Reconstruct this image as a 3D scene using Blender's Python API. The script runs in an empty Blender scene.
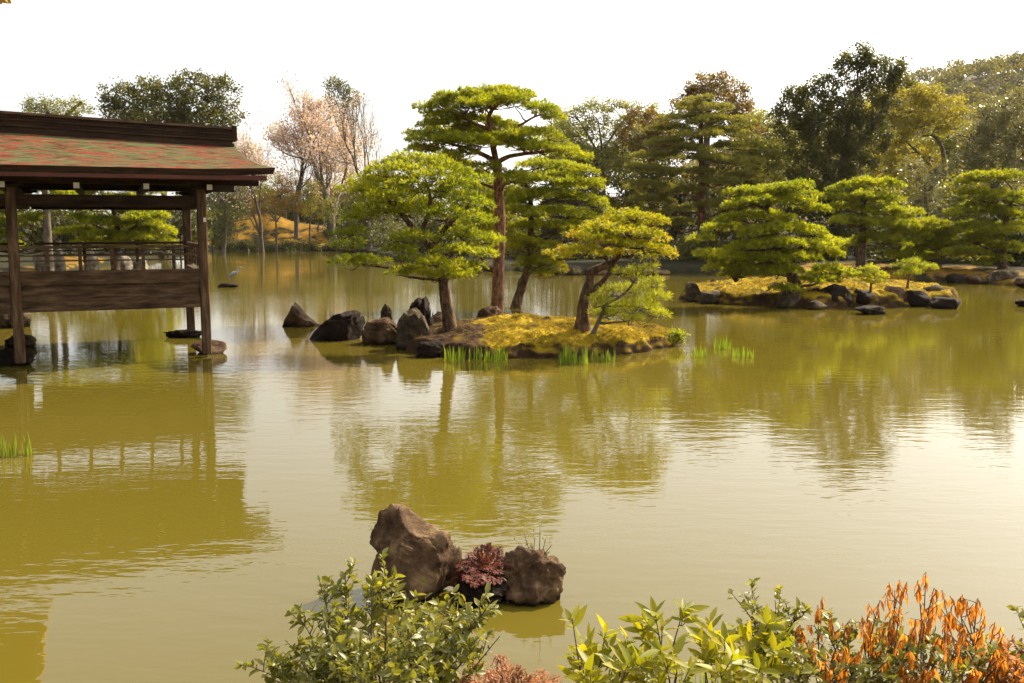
import bpy, math, random
import numpy as np
from mathutils import Vector, noise as mnoise

# ------------------------------------------------------------------ camera, sky, sun, exposure
SC = bpy.context.scene
FPX, CAMH, PITCH = 950.0, 2.8, math.radians(7.0)
cam_d = bpy.data.cameras.new("camera")
cam_d.sensor_width = 36.0
cam_d.lens = FPX * 36.0 / 1024.0
cam_d.clip_start = 0.1
cam_d.clip_end = 6000
cam = bpy.data.objects.new("camera", cam_d)
SC.collection.objects.link(cam)
cam.location = (0, 0, CAMH)
cam.rotation_euler = (math.radians(90) - PITCH, 0, 0)
SC.camera = cam

SUN_EL, SUN_AZ = math.radians(40), math.radians(50)       # azimuth to the right of the viewing direction
world = bpy.data.worlds.new("World")
SC.world = world
world.use_nodes = True
wn, wl = world.node_tree.nodes, world.node_tree.links
bg = wn["Background"]
sky = wn.new("ShaderNodeTexSky")
sky.sky_type = 'NISHITA'
sky.sun_disc = False
sky.sun_elevation = SUN_EL
sky.sun_rotation = SUN_AZ
sky.air_density = 1.0
sky.dust_density = 5.0
sky.ozone_density = 1.0
hsv = wn.new("ShaderNodeHueSaturation")
hsv.inputs["Saturation"].default_value = 0.35
wl.new(sky.outputs[0], hsv.inputs["Color"])
veil = wn.new("ShaderNodeMix"); veil.data_type = 'RGBA'; veil.blend_type = 'ADD'
veil.inputs[0].default_value = 1.0
# thin bright haze, stronger towards the sun
wtc = wn.new("ShaderNodeTexCoord"); wdot = wn.new("ShaderNodeVectorMath"); wdot.operation = 'DOT_PRODUCT'
wl.new(wtc.outputs["Generated"], wdot.inputs[0])
wdot.inputs[1].default_value = (math.sin(SUN_AZ) * math.cos(SUN_EL), math.cos(SUN_AZ) * math.cos(SUN_EL), math.sin(SUN_EL))
wr = wn.new("ShaderNodeValToRGB"); we = wr.color_ramp.elements
we[0].position, we[0].color = 0.0, (.13, .13, .13, 1)
we[1].position, we[1].color = 1.0, (.8, .77, .70, 1)
for q_, c_ in ((.45, (.22, .22, .22, 1)), (.7, (.42, .42, .41, 1)), (.88, (.62, .61, .57, 1))):
    x_ = we.new(q_); x_.color = c_
wmr = wn.new("ShaderNodeMath"); wmr.operation = 'MULTIPLY_ADD'; wmr.inputs[1].default_value = .5; wmr.inputs[2].default_value = .5
wl.new(wdot.outputs["Value"], wmr.inputs[0]); wl.new(wmr.outputs[0], wr.inputs[0])
wsc = wn.new("ShaderNodeVectorMath"); wsc.operation = 'SCALE'; wsc.inputs["Scale"].default_value = 11.0
wl.new(wr.outputs[0], wsc.inputs[0]); wl.new(wsc.outputs[0], veil.inputs[7])
wl.new(hsv.outputs[0], veil.inputs[6])
wl.new(veil.outputs[2], bg.inputs["Color"])
bg.inputs["Strength"].default_value = 0.075

sun_d = bpy.data.lights.new("sun", 'SUN')
sun_d.energy = 5.0
sun_d.angle = math.radians(0.6)
sun_d.color = (1.0, 0.87, 0.64)
sun = bpy.data.objects.new("sun", sun_d)
SC.collection.objects.link(sun)
sd = Vector((math.sin(SUN_AZ) * math.cos(SUN_EL), math.cos(SUN_AZ) * math.cos(SUN_EL), math.sin(SUN_EL)))
sun.rotation_euler = sd.to_track_quat('Z', 'Y').to_euler()
sun.location = sd * 300

SC.view_settings.view_transform = 'Standard'
SC.view_settings.look = 'None'
SC.view_settings.exposure = 1.1
SC.view_settings.gamma = 1.0
SC.render.engine = 'CYCLES'
SC.cycles.max_bounces = 6
SC.cycles.diffuse_bounces = 3
SC.cycles.glossy_bounces = 3
SC.cycles.transmission_bounces = 4
SC.cycles.transparent_max_bounces = 8

# ------------------------------------------------------------------ helpers
COL = SC.collection
FWD = np.array([0, math.cos(PITCH), -math.sin(PITCH)])
UP = np.array([0, math.sin(PITCH), math.cos(PITCH)])
RT = np.array([1.0, 0, 0])
CAM = np.array([0, 0, CAMH])

def ray(px, py):
    return FWD + RT * (px - 512) / FPX + UP * (341.5 - py) / FPX

def W(px, py, Y):
    """the point at forward distance Y (metres) along a sight line"""
    d = ray(px, py)
    return CAM + d * (Y / d[1])

def G(px, py, z=0.0):
    """the point where a sight line meets the level z"""
    d = ray(px, py)
    return CAM + d * ((z - CAMH) / d[2])

def S(Y):
    return Y / FPX            # metres per pixel at distance Y

def tag(o, label=None, cat=None, group=None, kind=None):
    if label: o['label'] = label
    if cat: o['category'] = cat
    if group: o['group'] = group
    if kind: o['kind'] = kind
    return o

def empty(name, loc, label, cat, group=None, rz=0.0):
    o = bpy.data.objects.new(name, None)
    o.empty_display_size = 0.3
    COL.objects.link(o)
    o.location = loc
    o.rotation_euler = (0, 0, rz)
    tag(o, label, cat, group)
    o.matrix_world
    return o

def link(name, me, mat, parent=None, smooth=False, world_coords=True):
    if mat: me.materials.append(mat)
    if smooth:
        me.polygons.foreach_set('use_smooth', [True] * len(me.polygons))
    o = bpy.data.objects.new(name, me)
    COL.objects.link(o)
    if parent:
        o.parent = parent
        if world_coords:      # vertices given in world space under an unrotated empty
            o.location = -Vector(parent.location)
    return o

def fastmesh(name, V, F):
    """V (n,3); F (m,k) all faces with k corners"""
    V = np.asarray(V, dtype=np.float32); F = np.asarray(F, dtype=np.int32)
    me = bpy.data.meshes.new(name)
    m, k = F.shape
    me.vertices.add(len(V)); me.loops.add(m * k); me.polygons.add(m)
    me.vertices.foreach_set('co', V.ravel())
    me.loops.foreach_set('vertex_index', F.ravel())
    me.polygons.foreach_set('loop_start', np.arange(0, m * k, k, dtype=np.int32))
    me.update(calc_edges=True)
    return me

def pymesh(name, V, F):
    me = bpy.data.meshes.new(name)
    me.from_pydata([tuple(v) for v in V], [], F)
    me.update()
    return me

def unit(v):
    v = np.asarray(v, float)
    n = np.linalg.norm(v, axis=-1, keepdims=True)
    return v / np.maximum(n, 1e-9)

class Tubes:
    def __init__(s): s.V = []; s.F = []; s.n = 0
    def add(s, path, radii, sides=6, seed=0, bump=0.0, cap=True):
        path = np.asarray(path, float)
        m = len(path)
        radii = np.asarray(radii, float)
        if radii.ndim == 0: radii = np.full(m, float(radii))
        T = np.gradient(path, axis=0); T = unit(T)
        ref = np.array([0.3, 0.9, 0.1])
        A = unit(np.cross(T, ref)); B = np.cross(T, A)
        ang = np.linspace(0, 2 * math.pi, sides, endpoint=False)
        rr = np.repeat(radii[:, None], sides, 1)
        if bump:
            rg = np.random.RandomState(seed)
            rr = rr * (1 + bump * (rg.rand(m, sides) - .5) + bump * .6 * np.sin(ang * 3 + seed)[None, :])
        ring = path[:, None, :] + rr[:, :, None] * (np.cos(ang)[None, :, None] * A[:, None, :] + np.sin(ang)[None, :, None] * B[:, None, :])
        s.V.append(ring.reshape(-1, 3))
        i = np.arange(m - 1)[:, None] * sides; j = np.arange(sides)[None, :]; j2 = (j + 1) % sides
        f = np.stack([i + j, i + j2, i + sides + j2, i + sides + j], -1).reshape(-1, 4) + s.n
        s.F.append(f); s.n += m * sides
    def mesh(s, name):
        return fastmesh(name, np.concatenate(s.V), np.concatenate(s.F))

def smooth_path(pts, n=6):
    """Catmull-Rom through pts"""
    P = np.asarray(pts, float)
    if len(P) < 3:
        t = np.linspace(0, 1, n + 1)[:, None]
        return P[0] * (1 - t) + P[-1] * t
    Q = np.vstack([2 * P[0] - P[1], P, 2 * P[-1] - P[-2]])
    out = []
    for i in range(1, len(Q) - 2):
        for t in np.linspace(0, 1, n, endpoint=False):
            a, b, c, d = Q[i - 1], Q[i], Q[i + 1], Q[i + 2]
            out.append(0.5 * ((2 * b) + (-a + c) * t + (2 * a - 5 * b + 4 * c - d) * t * t + (-a + 3 * b - 3 * c + d) * t ** 3))
    out.append(P[-1])
    return np.array(out)

# ------------------------------------------------------------------ materials
def newmat(name):
    m = bpy.data.materials.new(name); m.use_nodes = True
    return m, m.node_tree.nodes, m.node_tree.links, m.node_tree.nodes["Principled BSDF"]

def ramp(nodes, stops):
    r = nodes.new("ShaderNodeValToRGB")
    e = r.color_ramp.elements
    e[0].position, e[0].color = stops[0][0], (*stops[0][1], 1)
    e[1].position, e[1].color = stops[-1][0], (*stops[-1][1], 1)
    for p, c in stops[1:-1]:
        x = e.new(p); x.color = (*c, 1)
    return r

def foliage_mat(name, c1, c2, trans=0.45, rough=0.5, tboost=1.8, c3=None, patch=0.6, spec=0.4):
    m, n, l, b = newmat(name)
    geo = n.new("ShaderNodeNewGeometry")
    tc = n.new("ShaderNodeTexCoord")
    ns = n.new("ShaderNodeTexNoise"); ns.inputs["Scale"].default_value = patch; ns.inputs["Detail"].default_value = 2
    l.new(tc.outputs["Object"], ns.inputs["Vector"])
    mx = n.new("ShaderNodeMath"); mx.operation = 'MULTIPLY_ADD'
    l.new(geo.outputs["Random Per Island"], mx.inputs[0]); mx.inputs[1].default_value = 0.55
    sc = n.new("ShaderNodeMath"); sc.operation = 'MULTIPLY_ADD'; sc.inputs[1].default_value = 1.3; sc.inputs[2].default_value = -0.43
    l.new(ns.outputs["Fac"], sc.inputs[0]); l.new(sc.outputs[0], mx.inputs[2])
    st = [(0.0, c1), (0.95, c2)] if c3 is None else [(0.0, c1), (0.6, c2), (0.95, c3)]
    r = ramp(n, st)
    l.new(mx.outputs[0], r.inputs[0])
    l.new(r.outputs[0], b.inputs["Base Color"])
    b.inputs["Roughness"].default_value = rough
    b.inputs["Specular IOR Level"].default_value = spec
    tr = n.new("ShaderNodeBsdfTranslucent")
    g = n.new("ShaderNodeVectorMath"); g.operation = 'MULTIPLY'
    l.new(r.outputs[0], g.inputs[0]); g.inputs[1].default_value = (tboost, tboost * 0.95, tboost * .5)
    l.new(g.outputs[0], tr.inputs["Color"])
    ms = n.new("ShaderNodeMixShader"); ms.inputs[0].default_value = trans
    l.new(b.outputs[0], ms.inputs[1]); l.new(tr.outputs[0], ms.inputs[2])
    l.new(ms.outputs[0], n["Material Output"].inputs[0])
    return m

def noise_mat(name, stops, scale=4, detail=6, rough=0.85, bump=0.3, bscale=None, stretch=(1, 1, 1), bdist=0.02, spec=0.3, second=None, wet=False):
    m, n, l, b = newmat(name)
    tc = n.new("ShaderNodeTexCoord"); mp = n.new("ShaderNodeMapping")
    mp.inputs["Scale"].default_value = stretch
    l.new(tc.outputs["Object"], mp.inputs["Vector"])
    ns = n.new("ShaderNodeTexNoise"); ns.inputs["Scale"].default_value = scale; ns.inputs["Detail"].default_value = detail
    ns.inputs["Roughness"].default_value = 0.65
    l.new(mp.outputs[0], ns.inputs["Vector"])
    r = ramp(n, stops); l.new(ns.outputs["Fac"], r.inputs[0])
    col = r.outputs[0]
    if second:            # (scale, lo, hi, colour): patches of another colour
        n2 = n.new("ShaderNodeTexNoise"); n2.inputs["Scale"].default_value = second[0]; n2.inputs["Detail"].default_value = 5
        l.new(mp.outputs[0], n2.inputs["Vector"])
        mr = n.new("ShaderNodeMapRange"); mr.inputs[1].default_value = second[1]; mr.inputs[2].default_value = second[2]
        l.new(n2.outputs["Fac"], mr.inputs[0])
        mm = n.new("ShaderNodeMix"); mm.data_type = 'RGBA'
        l.new(mr.outputs[0], mm.inputs[0]); l.new(col, mm.inputs[6]); mm.inputs[7].default_value = (*second[3], 1)
        col = mm.outputs[2]
    if wet:               # dark wet band at the waterline
        g_ = n.new("ShaderNodeNewGeometry"); sz = n.new("ShaderNodeSeparateXYZ"); l.new(g_.outputs["Position"], sz.inputs[0])
        ad = n.new("ShaderNodeMath"); ad.operation = 'MULTIPLY_ADD'; ad.inputs[1].default_value = -.10; l.new(ns.outputs["Fac"], ad.inputs[0]); l.new(sz.outputs[2], ad.inputs[2])
        wr_ = n.new("ShaderNodeMapRange"); wr_.inputs[1].default_value = -.03; wr_.inputs[2].default_value = .02; wr_.inputs[3].default_value = .3
        l.new(ad.outputs[0], wr_.inputs[0])
        vs = n.new("ShaderNodeVectorMath"); vs.operation = 'SCALE'; l.new(col, vs.inputs[0]); l.new(wr_.outputs[0], vs.inputs["Scale"]); col = vs.outputs[0]
    l.new(col, b.inputs["Base Color"])
    b.inputs["Roughness"].default_value = rough
    b.inputs["Specular IOR Level"].default_value = spec
    if bump:
        nb = n.new("ShaderNodeTexNoise"); nb.inputs["Scale"].default_value = bscale or scale * 4; nb.inputs["Detail"].default_value = 8
        nb.inputs["Roughness"].default_value = 0.7
        l.new(mp.outputs[0], nb.inputs["Vector"])
        bp = n.new("ShaderNodeBump"); bp.inputs["Strength"].default_value = bump; bp.inputs["Distance"].default_value = bdist
        l.new(nb.outputs["Fac"], bp.inputs["Height"]); l.new(bp.outputs[0], b.inputs["Normal"])
    return m

M = {}
M['pine_lit'] = foliage_mat("pine needles", (.065, .10, .005), (.33, .325, .016), .5, .5, 1.9)
M['pine_yellow'] = foliage_mat("yellowing pine needles", (.14, .15, .008), (.26, .26, .010), .5, .5, 1.8, c3=(.36, .24, .013))
M['pine_far'] = foliage_mat("far pine needles", (.08, .11, .006), (.30, .29, .014), .5, .5, 1.8)
M['pine_dull'] = foliage_mat("dull conifer needles", (.10, .105, .02), (.26, .235, .04), .45, .6, 1.6)
M['dark_leaf'] = foliage_mat("dark evergreen leaves", (.035, .044, .008), (.135, .125, .018), .38, .5, 1.6)
M['olive_leaf'] = foliage_mat("olive leaves", (.085, .10, .012), (.26, .24, .025), .4, .5, 1.6)
M['pale_leaf'] = foliage_mat("pale young leaves", (.14, .15, .04), (.28, .27, .08), .45, .5, 1.5)
M['rust_leaf'] = foliage_mat("rusty leaves", (.10, .065, .015), (.22, .14, .03), .4, .5, 1.6)
M['gold_leaf'] = foliage_mat("golden green leaves", (.15, .135, .010), (.30, .25, .015), .5, .5, 1.7)
M['blossom'] = foliage_mat("pink blossom", (.50, .34, .32), (.80, .64, .61), .4, .7, 1.0)
M['maple_leaf'] = foliage_mat("brownish young maple leaves", (.16, .08, .02), (.30, .18, .03), .5, .5, 1.5)
M['glossy_leaf'] = foliage_mat("glossy camellia leaves", (.09, .085, .015), (.30, .27, .10), .35, .28, 1.5, spec=.9)
M['hill_leaf'] = foliage_mat("hill forest leaves", (.07, .08, .012), (.17, .15, .02), .35, .6, 1.5, c3=(.19, .12, .03), patch=.06)
M['shrub_leaf'] = foliage_mat("near shrub leaves", (.06, .075, .010), (.25, .23, .03), .4, .42, 1.8, spec=.45, patch=6)
M['yellow_leaf'] = foliage_mat("yellow green shrub leaves", (.15, .17, .006), (.36, .31, .010), .5, .5, 1.5, patch=6)
M['orange_leaf'] = foliage_mat("withered orange leaves", (.13, .045, .012), (.48, .18, .028), .5, .6, 1.5, c3=(.62, .32, .07), patch=8)
M['fern_leaf'] = foliage_mat("red fern fronds", (.07, .016, .010), (.24, .065, .035), .4, .55, 1.4, patch=8)
M['rust_fern'] = foliage_mat("rusty fern fronds", (.14, .045, .015), (.42, .15, .035), .4, .55, 1.4, patch=8)
M['moss_tuft'] = foliage_mat("moss tufts", (.13, .10, .006), (.44, .315, .015), .3, .7, 1.3, patch=2)
M['iris_leaf'] = foliage_mat("iris blades", (.09, .15, .012), (.20, .25, .02), .45, .4, 1.5, patch=5)
M['bark'] = noise_mat("pine bark", [(.35, (.018, .011, .007)), (.5, (.085, .048, .026)), (.65, (.20, .115, .06))], 11, 8, .9, 1.0, 20, (1, 1, .45), .03)
M['bark_red'] = noise_mat("reddish pine bark", [(.35, (.035, .016, .009)), (.5, (.13, .058, .026)), (.65, (.30, .145, .065))], 10, 8, .85, 1.0, 18, (1, 1, .45), .03)
M['bark_grey'] = noise_mat("grey bark", [(.3, (.05, .04, .03)), (.7, (.17, .135, .10))], 6, 5, .9, .5, 16, (1, 1, .4), .03)
M['rock_dark'] = noise_mat("dark wet stone", [(.3, (.008, .005, .003)), (.6, (.026, .015, .010)), (.8, (.075, .045, .028))], 3.5, 8, .8, 1.0, 7, bdist=.12, wet=True, spec=.12)
M['rock_brown'] = noise_mat("brown stone", [(.3, (.02, .010, .005)), (.52, (.095, .05, .025)), (.75, (.27, .17, .09))], 3, 9, .75, 1.0, 7, bdist=.12, second=(2.2, .6, .72, (.17, .15, .025)), wet=True, spec=.12)
M['rock_grey'] = noise_mat("grey stone with lichen", [(.33, (.022, .015, .009)), (.52, (.09, .065, .038)), (.70, (.32, .25, .155))], 2.5, 9, .85, 1.0, 5, bdist=.15, second=(1.2, .58, .7, (.17, .13, .02)), wet=True, spec=.12)
M['rock_pale'] = noise_mat("pale stone", [(.35, (.03, .025, .018)), (.5, (.16, .13, .09)), (.68, (.42, .36, .27))], 2.5, 9, .85, .8, 5, bdist=.1)
M['rock_near'] = noise_mat("near brown stone", [(.3, (.018, .009, .004)), (.5, (.11, .062, .030)), (.7, (.33, .21, .115))], 5, 10, .7, 1.0, 11, bdist=.06, second=(5, .62, .7, (.20, .17, .03)), wet=True, spec=.12)
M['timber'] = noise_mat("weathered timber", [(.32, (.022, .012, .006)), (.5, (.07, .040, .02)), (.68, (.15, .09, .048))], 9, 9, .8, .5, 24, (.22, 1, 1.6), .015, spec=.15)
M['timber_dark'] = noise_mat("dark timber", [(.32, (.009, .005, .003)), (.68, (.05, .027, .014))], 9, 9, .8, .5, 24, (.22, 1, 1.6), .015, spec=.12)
M['timber_red'] = noise_mat("red brown fascia board", [(.3, (.045, .012, .006)), (.7, (.12, .030, .014))], 3, 5, .6, .2, 30, (.3, 1, 1), .01)
M['timber_post'] = noise_mat("post timber", [(.32, (.028, .015, .008)), (.5, (.085, .048, .024)), (.68, (.18, .11, .058))], 10, 9, .8, .6, 24, (1.3, 1.3, .16), .015, spec=.15)
M['white_paint'] = noise_mat("white painted end grain", [(.3, (.62, .60, .52)), (.7, (.78, .76, .68))], 8, 3, .6, 0)
M['gold'] = noise_mat("gold leaf", [(.3, (.75, .45, .08)), (.7, (.95, .62, .14))], 3, 4, .35, .15, 12)
M['gold'].node_tree.nodes["Principled BSDF"].inputs["Metallic"].default_value = .6
M['plaster'] = noise_mat("white plaster", [(.3, (.6, .58, .52)), (.7, (.75, .73, .67))], 3, 4, .9, .1)

def roof_mat():
    m, n, l, b = newmat("cypress bark shingles")
    tc = n.new("ShaderNodeTexCoord"); mp = n.new("ShaderNodeMapping")
    mp.inputs["Scale"].default_value = (1.1, 7, 7)
    l.new(tc.outputs["Object"], mp.inputs["Vector"])
    def nz(scale, det, vec):
        x = n.new("ShaderNodeTexNoise"); x.inputs["Scale"].default_value = scale; x.inputs["Detail"].default_value = det
        x.inputs["Roughness"].default_value = .7
        l.new(vec, x.inputs["Vector"]); return x
    base = ramp(n, [(.38, (.012, .007, .004)), (.5, (.09, .05, .027)), (.64, (.26, .165, .09))])
    l.new(nz(3, 8, mp.outputs[0]).outputs["Fac"], base.inputs[0])
    mp2 = n.new("ShaderNodeMapping"); mp2.inputs["Scale"].default_value = (.8, 3.8, 3.8)
    l.new(tc.outputs["Object"], mp2.inputs["Vector"])
    red = n.new("ShaderNodeMapRange"); red.inputs[1].default_value = .49; red.inputs[2].default_value = .56
    l.new(nz(2.2, 9, mp2.outputs[0]).outputs["Fac"], red.inputs[0])
    m1 = n.new("ShaderNodeMix"); m1.data_type = 'RGBA'; l.new(red.outputs[0], m1.inputs[0]); l.new(base.outputs[0], m1.inputs[6])
    m1.inputs[7].default_value = (.21, .04, .03, 1)
    mp3 = n.new("ShaderNodeMapping"); mp3.inputs["Scale"].default_value = (.8, 3.6, 3.6); mp3.inputs["Location"].default_value = (9, 4, 2)
    l.new(tc.outputs["Object"], mp3.inputs["Vector"])
    gr = n.new("ShaderNodeMapRange"); gr.inputs[1].default_value = .48; gr.inputs[2].default_value = .57; gr.inputs[4].default_value = .85
    l.new(nz(2.0, 9, mp3.outputs[0]).outputs["Fac"], gr.inputs[0])
    m2 = n.new("ShaderNodeMix"); m2.data_type = 'RGBA'; l.new(gr.outputs[0], m2.inputs[0]); l.new(m1.outputs[2], m2.inputs[6])
    m2.inputs[7].default_value = (.075, .125, .055, 1)
    l.new(m2.outputs[2], b.inputs["Base Color"])
    b.inputs["Roughness"].default_value = 1.0; b.inputs["Specular IOR Level"].default_value = .03
    wv = n.new("ShaderNodeTexWave"); wv.bands_direction = 'Y'; wv.inputs["Scale"].default_value = 4.5; wv.inputs["Distortion"].default_value = 2.5
    wv.inputs["Detail"].default_value = 4
    l.new(tc.outputs["Object"], wv.inputs["Vector"])
    nb = nz(14, 8, mp.outputs[0])
    ad = n.new("ShaderNodeMath"); l.new(wv.outputs["Fac"], ad.inputs[0]); l.new(nb.outputs["Fac"], ad.inputs[1])
    bp = n.new("ShaderNodeBump"); bp.inputs["Strength"].default_value = .7; bp.inputs["Distance"].default_value = .025
    l.new(ad.outputs[0], bp.inputs["Height"]); l.new(bp.outputs[0], b.inputs["Normal"])
    return m
M['roof'] = roof_mat()

def moss_mat(name, moss1, moss2, soil, cover=(.38, .5), scale=1.0, attr=None):
    """moss on flat ground, bare soil on steep banks and in patches"""
    m, n, l, b = newmat(name)
    tc = n.new("ShaderNodeTexCoord"); geo = n.new("ShaderNodeNewGeometry")
    def nz(s, d, r=.65):
        x = n.new("ShaderNodeTexNoise"); x.inputs["Scale"].default_value = s; x.inputs["Detail"].default_value = d
        x.inputs["Roughness"].default_value = r; l.new(tc.outputs["Object"], x.inputs["Vector"]); return x
    r = ramp(n, [(.3, moss1), (.7, moss2)]); l.new(nz(2.2 * scale, 8).outputs["Fac"], r.inputs[0])
    rs = ramp(n, [(.3, tuple(c * .5 for c in soil)), (.7, tuple(c * 1.4 for c in soil))]); l.new(nz(6 * scale, 8).outputs["Fac"], rs.inputs[0])
    sx = n.new("ShaderNodeSeparateXYZ"); l.new(geo.outputs["Normal"], sx.inputs[0])
    steep = n.new("ShaderNodeMapRange"); steep.inputs[1].default_value = .35; steep.inputs[2].default_value = .7
    l.new(sx.outputs[2], steep.inputs[0])
    pt = n.new("ShaderNodeMapRange"); pt.inputs[1].default_value = cover[0]; pt.inputs[2].default_value = cover[1]
    l.new(nz(1.3 * scale, 7).outputs["Fac"], pt.inputs[0])
    mu = n.new("ShaderNodeMath"); mu.operation = 'MULTIPLY'; l.new(steep.outputs[0], mu.inputs[0]); l.new(pt.outputs[0], mu.inputs[1])
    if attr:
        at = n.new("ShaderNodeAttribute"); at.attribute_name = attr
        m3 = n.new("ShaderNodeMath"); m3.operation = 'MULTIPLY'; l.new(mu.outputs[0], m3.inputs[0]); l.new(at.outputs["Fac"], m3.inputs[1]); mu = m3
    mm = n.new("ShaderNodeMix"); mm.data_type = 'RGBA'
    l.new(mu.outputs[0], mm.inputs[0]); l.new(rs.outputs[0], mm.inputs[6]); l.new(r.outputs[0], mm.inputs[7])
    l.new(mm.outputs[2], b.inputs["Base Color"]); b.inputs["Roughness"].default_value = .95
    b.inputs["Specular IOR Level"].default_value = .1
    bp = n.new("ShaderNodeBump"); bp.inputs["Strength"].default_value = .9; bp.inputs["Distance"].default_value = .05
    l.new(nz(9 * scale, 10, .85).outputs["Fac"], bp.inputs["Height"]); l.new(bp.outputs[0], b.inputs["Normal"])
    return m
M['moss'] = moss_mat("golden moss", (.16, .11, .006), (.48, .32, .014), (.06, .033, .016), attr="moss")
M['moss_dark'] = moss_mat("bank earth and moss", (.10, .06, .008), (.30, .155, .012), (.022, .020, .008), (.40, .50), .5, 'moss')
M['earth'] = noise_mat("earth", [(.3, (.04, .028, .015)), (.7, (.12, .085, .04))], 2, 8, .95, .6, 8)

def water_mat():
    m, n, l, b = newmat("turbid pond water")
    b.inputs["Roughness"].default_value = .015
    b.inputs["IOR"].default_value = 1.333
    tc = n.new("ShaderNodeTexCoord")
    def nz(scale, det, sx, sy, rough=.5, loc=0):
        mp = n.new("ShaderNodeMapping"); mp.inputs["Scale"].default_value = (sx, sy, 1); mp.inputs["Location"].default_value = (loc, loc, 0)
        l.new(tc.outputs["Object"], mp.inputs["Vector"])
        x = n.new("ShaderNodeTexNoise"); x.inputs["Scale"].default_value = scale; x.inputs["Detail"].default_value = det
        x.inputs["Roughness"].default_value = rough; l.new(mp.outputs[0], x.inputs["Vector"]); return x
    r = ramp(n, [(.3, (.086, .067, .008)), (.7, (.104, .080, .011))])
    l.new(nz(.08, 4, 1, 1).outputs["Fac"], r.inputs[0]); l.new(r.outputs[0], b.inputs["Base Color"])
    a = nz(1.6, 3, 1.0, 2.6)             # ripples
    a2 = nz(5.5, 2, .8, 2.4, loc=7)
    c = nz(.05, 3, 1.0, 2.0, loc=3)       # calm and ruffled patches
    mr = n.new("ShaderNodeMapRange"); mr.inputs[1].default_value = .4; mr.inputs[2].default_value = .62
    mr.inputs[3].default_value = .35; mr.inputs[4].default_value = 1.0
    l.new(c.outputs["Fac"], mr.inputs[0])
    b1 = n.new("ShaderNodeBump"); b1.inputs["Distance"].default_value = .006
    b2 = n.new("ShaderNodeBump"); b2.inputs["Distance"].default_value = .0016
    l.new(mr.outputs[0], b1.inputs["Strength"]); l.new(mr.outputs[0], b2.inputs["Strength"])
    l.new(a.outputs["Fac"], b1.inputs["Height"]); l.new(a2.outputs["Fac"], b2.inputs["Height"])
    l.new(b1.outputs[0], b2.inputs["Normal"]); l.new(b2.outputs[0], b.inputs["Normal"])
    return m
M['water'] = water_mat()

# ------------------------------------------------------------------ terrain
SHORE = [(-420, 420), (-200, 350), (0, 318), (20, 310), (45, 285), (90, 268), (150, 262), (185, 253), (215, 250.5), (300, 250.5), (345, 252),
         (400, 262), (450, 269), (520, 272), (600, 273), (700, 274), (800, 276), (900, 281), (985, 284), (1060, 289), (1200, 302), (1500, 350)]
_sp = [G(x, y) for x, y in SHORE]
_th = [math.atan2(p[0], p[1]) for p in _sp]
_R = [math.hypot(p[0], p[1]) for p in _sp]
_th = [-math.pi] + _th + [math.pi]; _R = [55.0] + _R + [55.0]

def shoreR(th):
    return np.interp(th, _th, _R) * (1 + .012 * np.sin(th * 61) + .008 * np.sin(th * 143 + 1))

MOUNDS = []
def mound(px, Y, rx, ry, h):
    p = W(px, 240, Y); MOUNDS.append((p[0], Y, rx, ry, h))
mound(292, 117, 7.5, 8, 1.9)
mound(244, 115, 5, 6, 1.3)
mound(268, 118, 7, 6, .5)

def ground(x, y):
    th = math.atan2(x, y); s = math.hypot(x, y) - float(shoreR(th))
    if s < 0: return -.4
    z = .55 * (1 - math.exp(-s / .5)) + .012 * s + .15 * math.sin(x * .31 + 1) * math.sin(y * .27) * min(1, s / 4) - .1
    for mx, my, rx, ry, h in MOUNDS:
        z += h * math.exp(-((x - mx) / rx) ** 4 - ((y - my) / ry) ** 4) * min(1, s / 9)
    return z

def build_ground():
    rg = random.Random(4)
    ths = np.linspace(-math.pi, math.pi, 1400)
    offs = [-1.5, -.3, 0, .12, .3, .6, 1, 1.6, 2.4, 3.5, 5, 7, 9, 11, 14, 18, 24, 34, 55, 100, 250, 700, 3000]
    V = []; n = len(offs)
    for th in ths:
        R = float(shoreR(th)) + (mnoise.noise((th * 90, 0, 0)) * .8)
        for o in offs:
            r = R + o; x = r * math.sin(th); y = r * math.cos(th)
            z = ground(x, y) if o > .05 else (-.5 if o < -.1 else -.02)
            if 0 < o < 60: z += mnoise.noise((x * .9, y * .9, 0)) * .12
            V.append((x, y, z))
    V = np.array(V); F = []
    i = np.arange(len(ths) - 1)[:, None] * n; j = np.arange(n - 1)[None, :]
    F = np.stack([i + j, i + j + 1, i + n + j + 1, i + n + j], -1).reshape(-1, 4)
    F = F[:, ::-1]
    me = fastmesh("ground", V, F); at = me.attributes.new("moss", 'FLOAT', 'POINT'); vals = []
    for x, y, z in V:
        s = math.hypot(x, y) - float(shoreR(math.atan2(x, y)))
        m_ = sum(math.exp(-((x - a) / (b * 1.5)) ** 2 - ((y - c) / (d * 1.3)) ** 2) for a, c, b, d, h in MOUNDS)
        v = min(1, m_ * 2.2) if s > 3.5 else 0
        if x > 12 and y < 60: v = max(v, .9 if .3 < s < 5 else 0)
        if x < -14 and y < 66: v = max(v, .75 if .5 < s < 14 else 0)
        vals.append(v)
    at.data.foreach_set('value', np.array(vals, dtype=np.float32))
    o = link("ground", me, M['moss_dark'], smooth=True); tag(o, kind='structure')
build_ground()
w = pymesh("water", [(-400, -120, 0), (400, -120, 0), (400, 260, 0), (-400, 260, 0)], [(0, 1, 2, 3)])
tag(link("water", w, M['water']), kind='structure')

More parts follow.
